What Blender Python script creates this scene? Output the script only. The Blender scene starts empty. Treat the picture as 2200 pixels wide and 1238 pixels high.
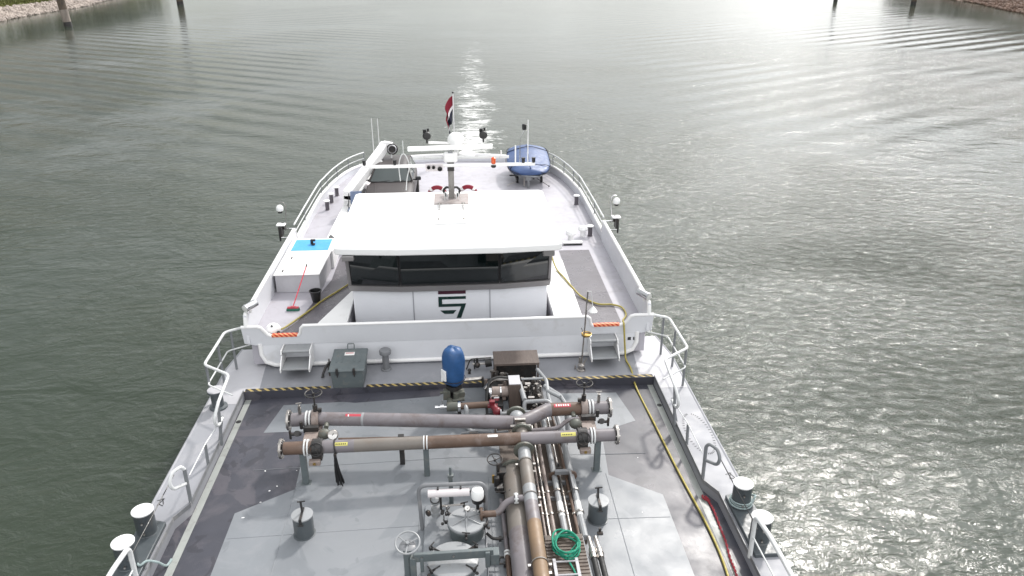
import bpy, bmesh, math, random
from mathutils import Vector, Matrix
R = math.radians
random.seed(7)
SC = bpy.context.scene
COL = SC.collection

# ------------------------------------------------------------------ camera, sky, sun, exposure
cd = bpy.data.cameras.new('camera'); cam = bpy.data.objects.new('camera', cd); COL.objects.link(cam)
cam.location = (0.31, 0, 10.75)
cam.rotation_euler = (R(90 - 23.844), 0, R(-4.101))
cd.sensor_width = 36; cd.lens = 26.51; cd.clip_start = .1; cd.clip_end = 3000
SC.camera = cam

SUN_AZ, SUN_EL = 32.0, 43.0            # degrees: azimuth to the right of the ship's stern direction (+Y)
sd = bpy.data.lights.new('sun', 'SUN'); sd.energy = 2.3; sd.angle = R(4); sd.color = (1, .955, .9)
so = bpy.data.objects.new('sun', sd); COL.objects.link(so)
so.rotation_euler = (R(90 - SUN_EL), 0, R(180 - SUN_AZ))

W = bpy.data.worlds.new('World'); SC.world = W; W.use_nodes = True
nt = W.node_tree; nt.nodes.clear()
def N(t, **k):
    n = nt.nodes.new(t)
    for a, b in k.items(): setattr(n, a, b)
    return n
def LK(a, b): nt.links.new(a, b)
sky = N('ShaderNodeTexSky', sky_type='NISHITA', sun_disc=False, sun_elevation=R(SUN_EL), sun_rotation=R(SUN_AZ))
tc = N('ShaderNodeTexCoord')
sep = N('ShaderNodeSeparateXYZ'); LK(tc.outputs['Generated'], sep.inputs[0])
def mth(op, a, b=None, c=None, clamp=False):
    n = N('ShaderNodeMath', operation=op); n.use_clamp = clamp
    for i, v in enumerate((a, b, c)):
        if v is None: continue
        if isinstance(v, (int, float)): n.inputs[i].default_value = v
        else: LK(v, n.inputs[i])
    return n.outputs[0]
zz = mth('ADD', mth('MAXIMUM', sep.outputs['Z'], 0.0), .12)
comb = N('ShaderNodeCombineXYZ'); LK(mth('DIVIDE', sep.outputs['X'], zz), comb.inputs[0]); LK(mth('DIVIDE', sep.outputs['Y'], zz), comb.inputs[1])
nz = N('ShaderNodeTexNoise'); nz.inputs['Scale'].default_value = .85; nz.inputs['Detail'].default_value = 7; nz.inputs['Roughness'].default_value = .55
LK(comb.outputs[0], nz.inputs['Vector'])
# thin bright cloud over most of the sky; the thickest, brightest bank lies to the right of the stern
def lobe(az, el, pw):
    v = N('ShaderNodeVectorMath', operation='DOT_PRODUCT'); LK(tc.outputs['Generated'], v.inputs[0])
    v.inputs[1].default_value = (math.sin(R(az))*math.cos(R(el)), math.cos(R(az))*math.cos(R(el)), math.sin(R(el)))
    return mth('POWER', mth('MAXIMUM', v.outputs['Value'], 0.0), pw)
glow = lobe(36, 36, 5.0); bankl = lobe(-20, 13, 30); back = lobe(180, 38, 2.0)  # back: extra sky brightness added behind the camera to light the front walls
sx = mth('ADD', mth('ADD', mth('ADD', mth('MULTIPLY', glow, .26), mth('MULTIPLY', back, .3)), mth('MULTIPLY', bankl, .17)), mth('SUBTRACT', mth('MULTIPLY', sep.outputs['X'], .10), .05))
cl = mth('ADD', nz.outputs['Fac'], sx)
ramp = N('ShaderNodeValToRGB'); LK(cl, ramp.inputs[0])
e = ramp.color_ramp.elements
e[0].position = .38; e[0].color = (.0, .0, .0, 1); e[1].position = .66; e[1].color = (1, 1, 1, 1)
cloud = N('ShaderNodeMix', data_type='RGBA'); LK(ramp.outputs[0], cloud.inputs[0])
cloud.inputs[6].default_value = (4.2, 4.4, 4.35, 1)
brt = mth('ADD', mth('ADD', 7.6, mth('MULTIPLY', back, 9.0)), mth('MULTIPLY', glow, 24.0))
low = N('ShaderNodeMapRange'); low.inputs[1].default_value = 0; low.inputs[2].default_value = .28; low.inputs[3].default_value = .66; low.inputs[4].default_value = 1; LK(sep.outputs['Z'], low.inputs[0])
brt = mth('MULTIPLY', brt, low.outputs[0])             # cloud is thicker and greyer towards the horizon
cw = N('ShaderNodeCombineXYZ'); LK(brt, cw.inputs[0]); LK(brt, cw.inputs[1]); LK(brt, cw.inputs[2]); LK(cw.outputs[0], cloud.inputs[7])
mx = N('ShaderNodeMix', data_type='RGBA'); mx.inputs[0].default_value = .86
LK(sky.outputs[0], mx.inputs[6]); LK(cloud.outputs[2], mx.inputs[7])
bg = N('ShaderNodeBackground'); bg.inputs['Strength'].default_value = .12; LK(mx.outputs[2], bg.inputs[0])
wo = N('ShaderNodeOutputWorld'); LK(bg.outputs[0], wo.inputs[0])
SC.view_settings.view_transform = 'Standard'; SC.view_settings.look = 'None'
SC.view_settings.exposure = .30; SC.view_settings.gamma = 1
SC.render.engine = 'CYCLES'
SC.cycles.use_denoising = True
SC.cycles.max_bounces = 6; SC.cycles.sample_clamp_indirect = 6

# ------------------------------------------------------------------ materials
def newmat(name):
    m = bpy.data.materials.new(name); m.use_nodes = True
    t = m.node_tree; t.nodes.clear()
    o = t.nodes.new('ShaderNodeOutputMaterial'); p = t.nodes.new('ShaderNodeBsdfPrincipled')
    t.links.new(p.outputs[0], o.inputs[0])
    return m, t, p
def node(t, typ, **k):
    n = t.nodes.new(typ)
    for a, b in k.items(): setattr(n, a, b)
    return n
def noise(t, vec, scale, detail=4, rough=.55, dist=0):
    n = node(t, 'ShaderNodeTexNoise')
    n.inputs['Scale'].default_value = scale; n.inputs['Detail'].default_value = detail
    n.inputs['Roughness'].default_value = rough; n.inputs['Distortion'].default_value = dist
    t.links.new(vec, n.inputs['Vector']); return n
def rng(t, v, a, b, c, d):
    n = node(t, 'ShaderNodeMapRange'); n.inputs[1].default_value = a; n.inputs[2].default_value = b
    n.inputs[3].default_value = c; n.inputs[4].default_value = d; t.links.new(v, n.inputs[0]); return n.outputs[0]
def mixc(t, f, a, b):
    n = node(t, 'ShaderNodeMix', data_type='RGBA')
    for i, v in ((0, f), (6, a), (7, b)):
        if hasattr(v, 'links') or hasattr(v, 'is_linked'): t.links.new(v, n.inputs[i])
        elif i == 0: n.inputs[0].default_value = v
        else: n.inputs[i].default_value = (*v[:3], 1)
    return n.outputs[2]
def M(name, col, rough=.5, metal=0., var=.12, vs=1.3, dirt=None, bump=.0, bs=25., rv=.12, coat=0., stretch=(1, 1, 1), spec=.5, patch=None):
    """painted or bare surface: base colour broken by large soft patches, optional dirt/rust (colour, amount, scale), uneven gloss"""
    m, t, p = newmat(name)
    c = node(t, 'ShaderNodeTexCoord'); mp = node(t, 'ShaderNodeMapping'); mp.inputs['Scale'].default_value = stretch
    t.links.new(c.outputs['Object'], mp.inputs[0]); v = mp.outputs[0]
    n1 = noise(t, v, vs, 6, .6)
    k = tuple(max(0, x * (1 - var)) for x in col); h = tuple(min(1, x * (1 + var)) for x in col)
    cc = mixc(t, rng(t, n1.outputs['Fac'], .3, .7, 0, 1), k, h)
    if dirt:
        n2 = noise(t, v, dirt[2], 8, .68, .6)
        cc = mixc(t, rng(t, n2.outputs['Fac'], .62 - .3 * dirt[1], .78 - .2 * dirt[1], 0, min(1, .35 + dirt[1])), cc, dirt[0])
    if patch:                                          # dried puddle marks and retouched areas with an edge of their own
        for k_, (pc, thr, sc_, am) in enumerate(patch):
            n5 = noise(t, v, sc_, 5, .5, .9 + k_); cc = mixc(t, rng(t, n5.outputs['Fac'], thr, thr + .018, 0, am), cc, pc)
    t.links.new(cc, p.inputs['Base Color'])
    n3 = noise(t, v, vs * 3.1, 5)
    t.links.new(rng(t, n3.outputs['Fac'], .3, .7, max(.03, rough - rv), min(1, rough + rv)), p.inputs['Roughness'])
    p.inputs['Metallic'].default_value = metal; p.inputs['Coat Weight'].default_value = coat
    p.inputs['Specular IOR Level'].default_value = spec
    if bump:
        n4 = noise(t, v, bs, 5); b = node(t, 'ShaderNodeBump'); b.inputs['Strength'].default_value = bump; b.inputs['Distance'].default_value = .02
        t.links.new(n4.outputs['Fac'], b.inputs['Height']); t.links.new(b.outputs[0], p.inputs['Normal'])
    return m
def STRIPE(name, a, b, per, dx=1., dz=1., dy=0., rough=.5, cut=.5):
    m, t, p = newmat(name)
    c = node(t, 'ShaderNodeTexCoord'); s = node(t, 'ShaderNodeSeparateXYZ'); t.links.new(c.outputs['Object'], s.inputs[0])
    def mm(op, x, y):
        n = node(t, 'ShaderNodeMath', operation=op)
        for i, v in enumerate((x, y)):
            if isinstance(v, (int, float)): n.inputs[i].default_value = v
            else: t.links.new(v, n.inputs[i])
        return n.outputs[0]
    q = mm('ADD', mm('ADD', mm('MULTIPLY', s.outputs[0], dx), mm('MULTIPLY', s.outputs[1], dy)), mm('MULTIPLY', s.outputs[2], dz))
    f = mm('GREATER_THAN', mm('FRACT', mm('DIVIDE', mm('ADD', q, 100), per), 0), cut)
    col = mixc(t, f, a, b)
    n = noise(t, c.outputs['Object'], 14, 5)
    col = mixc(t, rng(t, n.outputs['Fac'], .5, .75, 0, .6), col, (.12, .1, .08))
    t.links.new(col, p.inputs['Base Color']); p.inputs['Roughness'].default_value = rough
    return m

DUST = (.30, .28, .26); RUST = (.10, .055, .035)
MT = dict(
 white=M('white_paint', (.78, .775, .77), .38, var=.03, dirt=((.5, .48, .45), .12, 2.2), rv=.08, bump=.04, bs=6),
 roofw=M('roof_white_paint', (.84, .84, .835), .45, var=.02, dirt=((.62, .61, .58), .1, 1.4), bump=.03, bs=4),
 wall=M('wall_white_paint', (.66, .67, .70), .4, var=.03, dirt=((.5, .49, .48), .12, 1.8), bump=.08, bs=2.2),
 poop=M('poop_deck_paint', (.40, .388, .425), .45, var=.05, vs=.8, dirt=((.29, .275, .29), .35, 1.6), bump=.1, bs=120),
 walk=M('walkway_paint', (.092, .083, .096), .33, var=.12, vs=.9, dirt=((.16, .145, .158), .3, 1.3), bump=.25, bs=160),
 side=M('side_deck_paint', (.27, .275, .298), .55, var=.06, vs=.7, dirt=((.42, .41, .42), .25, 1.1), bump=.1, bs=120),
 pale=M('pale_deck_paint', (.44, .437, .46), .55, var=.05, vs=.9, dirt=((.36, .35, .36), .28, 1.3), bump=.1, bs=120),
 aft=M('aft_deck_paint', (.235, .24, .26), .40, var=.08, vs=.8, dirt=((.33, .32, .34), .25, 1.5), bump=.1, bs=120),
 dark=M('dark_deck_paint', (.048, .049, .062), .40, var=.28, vs=.45, dirt=((.12, .108, .122), .42, .55), rv=.14, bump=.12, bs=140, patch=(((.10, .092, .105), .575, .75, .55), ((.03, .03, .038), .60, 1.1, .6))),
 zone=M('non_slip_deck_paint', (.185, .198, .214), .40, var=.13, vs=.5, dirt=((.245, .252, .268), .4, .7), rv=.13, bump=.15, bs=150, patch=(((.225, .235, .25), .58, .6, .6), ((.145, .156, .17), .60, .9, .5))),
 strip=M('gutter_paint', (.30, .315, .30), .45, var=.12, vs=2, dirt=((.16, .15, .14), .3, 3)),
 coam=M('coaming_paint', (.17, .175, .185), .45, var=.1, vs=2, dirt=((.3, .29, .28), .3, 2)),
 hull=M('hull_paint', (.13, .14, .16), .45, var=.12, vs=.6, dirt=(RUST, .2, 1)),
 grey=M('equipment_grey_paint', (.105, .125, .13), .42, var=.1, vs=3, dirt=((.2, .19, .17), .25, 6)),
 bitt=M('bollard_grey_paint', (.072, .084, .092), .42, var=.1, vs=3, dirt=((.14, .13, .12), .25, 5)),
 lgrey=M('light_grey_paint', (.27, .28, .29), .42, var=.08, vs=3, dirt=((.2, .18, .16), .25, 6)),
 rail=M('rail_white_paint', (.62, .63, .63), .4, var=.06, vs=4, dirt=((.32, .3, .28), .25, 9)),
 railg=M('rail_grey_paint', (.19, .20, .21), .4, var=.1, vs=4, dirt=((.3, .28, .26), .25, 9)),
 pipe=M('pipe_grey_paint', (.175, .16, .17), .42, var=.14, vs=1.6, dirt=((.105, .075, .062), .4, 2.2), bump=.05, bs=12),
 rust=M('pipe_brown_primer', (.105, .066, .047), .55, var=.28, vs=1.8, dirt=((.19, .15, .135), .34, 3), bump=.07, bs=14),
 tan=M('pipe_tan_primer', (.21, .14, .085), .55, var=.22, vs=1.4, dirt=((.16, .115, .085), .4, 2.4), bump=.06, bs=14),
 duct=M('duct_taupe_paint', (.17, .152, .135), .5, var=.15, vs=1.2, dirt=((.15, .115, .09), .35, 2.0)),
 tray=M('tray_brown_steel', (.125, .098, .08), .62, var=.25, vs=1.5, dirt=((.06, .045, .038), .5, 3), bump=.1, bs=30),
 cab=M('cabinet_brown_paint', (.10, .078, .068), .5, var=.12, vs=2, dirt=((.19, .15, .125), .3, 5), stretch=(6, 1, 1)),
 steel=M('bare_steel', (.42, .40, .38), .34, 1., var=.2, vs=5, dirt=((.18, .13, .1), .35, 8)),
 chrome=M('polished_steel', (.66, .66, .67), .16, 1., var=.08, vs=5, rv=.06),
 iron=M('dark_iron', (.035, .034, .034), .5, .3, var=.3, vs=5, dirt=((.12, .08, .06), .3, 9)),
 black=M('black_plastic', (.012, .012, .013), .42, var=.2, vs=5),
 rubber=M('black_rubber', (.018, .018, .018), .6, var=.2, vs=5),
 alu=M('grey_window_frame', (.255, .245, .245), .38, .35, var=.06, vs=1, rv=.08),
 mastg=M('mast_grey_paint', (.22, .21, .20), .4, .4, var=.12, vs=3, dirt=((.12, .1, .09), .3, 8)),
 plate=M('mast_base_steel', (.36, .32, .31), .45, .4, var=.15, vs=4, dirt=((.25, .17, .13), .3, 6)),
 beige=M('valve_beige_paint', (.25, .205, .185), .5, var=.14, vs=5, dirt=((.14, .09, .07), .35, 9)),
 olive=M('valve_olive_paint', (.10, .105, .09), .5, var=.18, vs=6, dirt=((.16, .11, .08), .35, 9)),
 red=M('red_valve_paint', (.16, .012, .02), .4, var=.2, vs=6, dirt=((.06, .03, .03), .35, 12)),
 redtag=M('red_label', (.42, .05, .07), .5, var=.1), yeltag=M('yellow_label', (.50, .46, .12), .5, var=.1), whitetag=M('white_label', (.75, .74, .72), .5, var=.06),
 orange=M('orange_lamp', (.62, .09, .02), .25, var=.05),
 bluecov=M('blue_tarpaulin', (.018, .075, .205), .48, var=.16, vs=6, bump=.5, bs=7),
 boatcov=M('faded_blue_tarpaulin', (.045, .085, .205), .5, var=.16, vs=2.5, bump=.5, bs=5),
 bluemat=M('bright_blue_mat', (.055, .33, .66), .5, var=.06, vs=3, dirt=((.2, .42, .6), .2, 5)),
 brass=M('brass', (.45, .3, .1), .35, 1.),
 hosey=M('yellow_hose_rubber', (.40, .33, .07), .5, var=.12, vs=8, dirt=((.2, .18, .08), .3, 10)),
 ropeg=M('green_rope', (.012, .24, .15), .7, var=.3, vs=25, bump=.4, bs=90),
 roper=M('red_rope', (.25, .02, .032), .7, var=.3, vs=25, bump=.4, bs=90),
 ropet=M('teal_grey_rope', (.30, .37, .37), .75, var=.25, vs=25, bump=.4, bs=90),
 broomr=M('red_broom_handle', (.55, .03, .06), .35), broomg=M('green_bristles', (.02, .12, .08), .8, var=.3, vs=30),
 car=M('car_bronze_grey_paint', (.050, .042, .042), .42, .0, var=.05, rv=.04, spec=.28),
 carglass=M('car_glass', (.05, .062, .062), .07, var=.1, rv=.03, spec=.8),
 tyre=M('tyre_rubber', (.02, .02, .02), .75),
 lens=M('lamp_glass', (.6, .6, .58), .12, var=.05),
 wood=M('timber_pile', (.10, .075, .055), .8, var=.35, vs=1.5, dirt=((.03, .028, .025), .4, 2), stretch=(1, 1, .3)),
 paleW=M('pale_pile_wood', (.22, .19, .165), .8, var=.3, vs=2, dirt=((.16, .13, .11), .4, 3), stretch=(1, 1, .3)),
 navy=M('dark_navy_cloth', (.012, .014, .03), .8), flagred=M('red_cloth', (.20, .009, .024), .75), flagwhite=M('white_cloth', (.72, .70, .70), .75),
 chair=M('blue_grey_fabric', (.16, .20, .30), .8, var=.2, vs=8), ltblue=M('light_blue_plastic', (.42, .52, .66), .5),
 pink=M('lamp_housing_white', (.68, .635, .64), .35, var=.05),
 grass=M('bank_grass', (.105, .115, .03), .9, var=.4, vs=.9, dirt=((.2, .17, .07), .4, .35), bump=1., bs=6),
 stone=M('riprap_stone', (.34, .29, .255), .85, var=.4, vs=.6, bump=.6, bs=6),
 rstone=M('red_brown_stone', (.155, .10, .075), .85, var=.4, vs=.6, bump=.6, bs=6),
 scrub=M('bank_scrub', (.035, .042, .02), .95, var=.5, vs=.5, bump=1., bs=3),
)
MT['tapey'] = STRIPE('black_yellow_tape', (.015, .013, .012), (.40, .30, .10), .19, 1, 0, 1.0, cut=.6)
MT['tapeo'] = STRIPE('orange_red_tape', (.50, .035, .015), (.82, .33, .15), .115, 1, .9, .9)
MT['hoses'] = M('black_hose_stripe', (.02, .02, .016), .5)
MT['mark'] = M('black_marking_paint', (.02, .02, .02), .6); MT['emg'] = M('emblem_green_black', (.006, .026, .022), .35, var=.05); MT['emr'] = M('emblem_dark_maroon', (.045, .006, .018), .35, var=.05)

def glass_mat():
    m, t, p = newmat('wheelhouse_dark_glass')
    p.inputs['Base Color'].default_value = (.004, .007, .007, 1); p.inputs['Roughness'].default_value = .035; p.inputs['IOR'].default_value = 1.75
    return m
MT['glass'] = glass_mat()

# ------------------------------------------------------------------ mesh helpers
class B:
    def __init__(s): s.bm = bmesh.new()
    def box(s, c, d, rot=None):
        mt = Matrix.Translation(c)
        if rot: mt = mt @ (Matrix.Rotation(rot[2], 4, 'Z') @ Matrix.Rotation(rot[1], 4, 'Y') @ Matrix.Rotation(rot[0], 4, 'X'))
        bmesh.ops.create_cube(s.bm, size=1, matrix=mt @ Matrix.Diagonal((*d, 1))); return s
    def bb(s, x0, x1, y0, y1, z0, z1): return s.box(((x0+x1)/2, (y0+y1)/2, (z0+z1)/2), (x1-x0, y1-y0, z1-z0))
    def cyl(s, a, b, r, r2=None, n=20):
        a, b = Vector(a), Vector(b); d = b - a
        mt = Matrix.Translation((a+b)/2) @ d.to_track_quat('Z', 'Y').to_matrix().to_4x4()
        bmesh.ops.create_cone(s.bm, cap_ends=True, segments=n, radius1=r, radius2=r if r2 is None else r2, depth=d.length, matrix=mt); return s
    def sph(s, c, r, sc=(1, 1, 1), n=20):
        bmesh.ops.create_uvsphere(s.bm, u_segments=n, v_segments=n//2+2, radius=r, matrix=Matrix.Translation(c) @ Matrix.Diagonal((*sc, 1))); return s
    def tube(s, pts, r, n=10, closed=False):
        P = [Vector(p) for p in pts]; K = len(P); rings = []; ref = None
        for i in range(K):
            if closed: t = (P[(i+1) % K] - P[i]).normalized() + (P[i] - P[i-1]).normalized()
            else:
                t = Vector()
                if i < K-1: t += (P[i+1]-P[i]).normalized()
                if i > 0: t += (P[i]-P[i-1]).normalized()
            if t.length < 1e-6: t = P[min(i+1, K-1)] - P[max(i-1, 0)]
            t.normalize()
            if ref is None: ref = Vector((0, 0, 1)) if abs(t.z) < .9 else Vector((1, 0, 0))
            u = (ref - t*ref.dot(t)).normalized(); ref = u; w = t.cross(u)
            rr = r[i] if isinstance(r, (list, tuple)) else r
            rings.append([s.bm.verts.new(P[i] + (u*math.cos(2*math.pi*j/n) + w*math.sin(2*math.pi*j/n))*rr) for j in range(n)])
        for i in range(K if closed else K-1):
            A, C = rings[i], rings[(i+1) % K]
            for j in range(n): s.bm.faces.new((A[j], A[(j+1) % n], C[(j+1) % n], C[j]))
        if not closed: s.bm.faces.new(rings[0][::-1]); s.bm.faces.new(rings[-1])
        return s
    def ring(s, c, Rr, r, axis=(0, 0, 1), n=28, m=8, a0=0., a1=2*math.pi):
        q = Vector(axis).normalized().to_track_quat('Z', 'Y'); full = abs(a1-a0-2*math.pi) < 1e-6
        k = n if full else n+1
        pts = [Vector(c) + q @ Vector((math.cos(a0+(a1-a0)*i/n)*Rr, math.sin(a0+(a1-a0)*i/n)*Rr, 0)) for i in range(k)]
        return s.tube(pts, r, m, closed=full)
    def prism(s, pts, f):
        """closed outline pts -> solid; f(p, 0/1) gives the 3-D point of the two caps"""
        a = [s.bm.verts.new(f(p, 0)) for p in pts]; b = [s.bm.verts.new(f(p, 1)) for p in pts]; n = len(pts)
        s.bm.faces.new(a[::-1]); s.bm.faces.new(b)
        for i in range(n): s.bm.faces.new((a[i], a[(i+1) % n], b[(i+1) % n], b[i]))
        return s
    def pz(s, pts, z0, z1): return s.prism(pts, lambda p, k: (p[0], p[1], (z0, z1)[k]))
    def py(s, pts, y0, y1): return s.prism(pts, lambda p, k: (p[0], (y0, y1)[k], p[1]))
    def px(s, pts, x0, x1): return s.prism(pts, lambda p, k: ((x0, x1)[k], p[0], p[1]))
    def lathe(s, c, prof, n=24, axis=(0, 0, 1)):
        q = Vector(axis).normalized().to_track_quat('Z', 'Y'); c = Vector(c); rings = []
        for r, z in prof: rings.append([s.bm.verts.new(c + q @ Vector((r*math.cos(2*math.pi*j/n), r*math.sin(2*math.pi*j/n), z))) for j in range(n)])
        for A, C in zip(rings, rings[1:]):
            for j in range(n): s.bm.faces.new((A[j], A[(j+1) % n], C[(j+1) % n], C[j]))
        s.bm.faces.new(rings[0][::-1]); s.bm.faces.new(rings[-1]); return s
    def loft(s, secs, cap=True):
        rings = [[s.bm.verts.new(p) for p in sec] for sec in secs]; n = len(rings[0])
        for A, C in zip(rings, rings[1:]):
            for j in range(n): s.bm.faces.new((A[j], A[(j+1) % n], C[(j+1) % n], C[j]))
        if cap: s.bm.faces.new(rings[0][::-1]); s.bm.faces.new(rings[-1])
        return s
    def out(s, name, mat, parent=None, bevel=0., smooth=35, seg=2, sub=0):
        bmesh.ops.recalc_face_normals(s.bm, faces=s.bm.faces[:])
        me = bpy.data.meshes.new(name); s.bm.to_mesh(me); s.bm.free()
        me.materials.append(MT[mat] if isinstance(mat, str) else mat)
        if smooth:
            me.polygons.foreach_set('use_smooth', [True]*len(me.polygons)); me.set_sharp_from_angle(angle=R(smooth))
        o = bpy.data.objects.new(name, me); COL.objects.link(o)
        if parent: o.parent = parent; o.matrix_parent_inverse = Matrix.Translation(-world_loc(parent))
        if bevel:
            b = o.modifiers.new('bevel', 'BEVEL'); b.width = bevel; b.segments = seg; b.limit_method = 'ANGLE'; b.angle_limit = R(40)
        if sub:
            b = o.modifiers.new('sub', 'SUBSURF'); b.levels = sub; b.render_levels = sub
        return o
def world_loc(o):                                     # parts are modelled in ship coordinates, so only the root Empty is offset
    return Vector(o.location) if o.type == 'EMPTY' else Vector()
def fil(pts, r, k=5):
    """round the corners of a polyline"""
    P = [Vector(p) for p in pts]; o = [P[0]]
    for i in range(1, len(P)-1):
        a, b = (P[i-1]-P[i]), (P[i+1]-P[i]); rr = min(r, a.length*.45, b.length*.45)
        p0, p2 = P[i]+a.normalized()*rr, P[i]+b.normalized()*rr
        for j in range(k+1):
            u = j/k; o.append(p0*(1-u)**2 + P[i]*2*u*(1-u) + p2*u*u)
    o.append(P[-1]); return o
def spl(pts, k=6):
    """Catmull-Rom through the points"""
    P = [Vector(p) for p in pts]; P = [P[0]*2-P[1]] + P + [P[-1]*2-P[-2]]; o = []
    for i in range(1, len(P)-2):
        for j in range(k):
            u = j/k; a, b, c, d = P[i-1], P[i], P[i+1], P[i+2]
            o.append(.5*((2*b) + (c-a)*u + (2*a-5*b+4*c-d)*u*u + (3*b-a-3*c+d)*u**3))
    o.append(P[-2]); return o
def thing(name, label, cat, loc, group=None):
    o = bpy.data.objects.new(name, None); COL.objects.link(o); o.location = loc; o.empty_display_size = .2
    o['label'] = label; o['category'] = cat
    if group: o['group'] = group
    return o
def tag(o, label, cat, group=None):
    o['label'] = label; o['category'] = cat
    if group: o['group'] = group
    return o
def structure(o): o['kind'] = 'structure'; return o
def dup(root, loc, label, group=None):
    r = root.copy(); COL.objects.link(r); r.location = loc; r['label'] = label
    if group: r['group'] = group
    for ch in list(root.children):
        c = ch.copy(); COL.objects.link(c); c.parent = r
        for g in list(ch.children):
            d = g.copy(); COL.objects.link(d); d.parent = c
    return r

DS = 1.2                                             # side deck height above the water
PD = 2.05                                            # poop deck height
def dc(x): return 1.12 - .024*abs(x)                 # cambered cargo deck
def sheet(poly, dz, name, mat, parent, zf=dc, cuts=(0.,)):
    b = B(); vs = [b.bm.verts.new((x, y, 0)) for x, y in poly]; b.bm.faces.new(vs)
    for cx in cuts:
        g = b.bm.verts[:]+b.bm.edges[:]+b.bm.faces[:]
        bmesh.ops.bisect_plane(b.bm, geom=g, plane_co=(cx, 0, 0), plane_no=(1, 0, 0))
    bmesh.ops.triangulate(b.bm, faces=b.bm.faces[:])
    for v in b.bm.verts: v.co.z = zf(v.co.x) + dz
    bmesh.ops.recalc_face_normals(b.bm, faces=b.bm.faces[:])
    if sum(f.normal.z for f in b.bm.faces) < 0: bmesh.ops.reverse_faces(b.bm, faces=b.bm.faces[:])
    me = bpy.data.meshes.new(name); b.bm.to_mesh(me); b.bm.free(); me.materials.append(MT[mat])
    o = bpy.data.objects.new(name, me); COL.objects.link(o)
    if parent: o.parent = parent; o.matrix_parent_inverse = Matrix.Translation(-world_loc(parent))
    return o
flat = lambda z: (lambda x: z)
def mir(p): return [(-x, y) for x, y in p]

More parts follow.
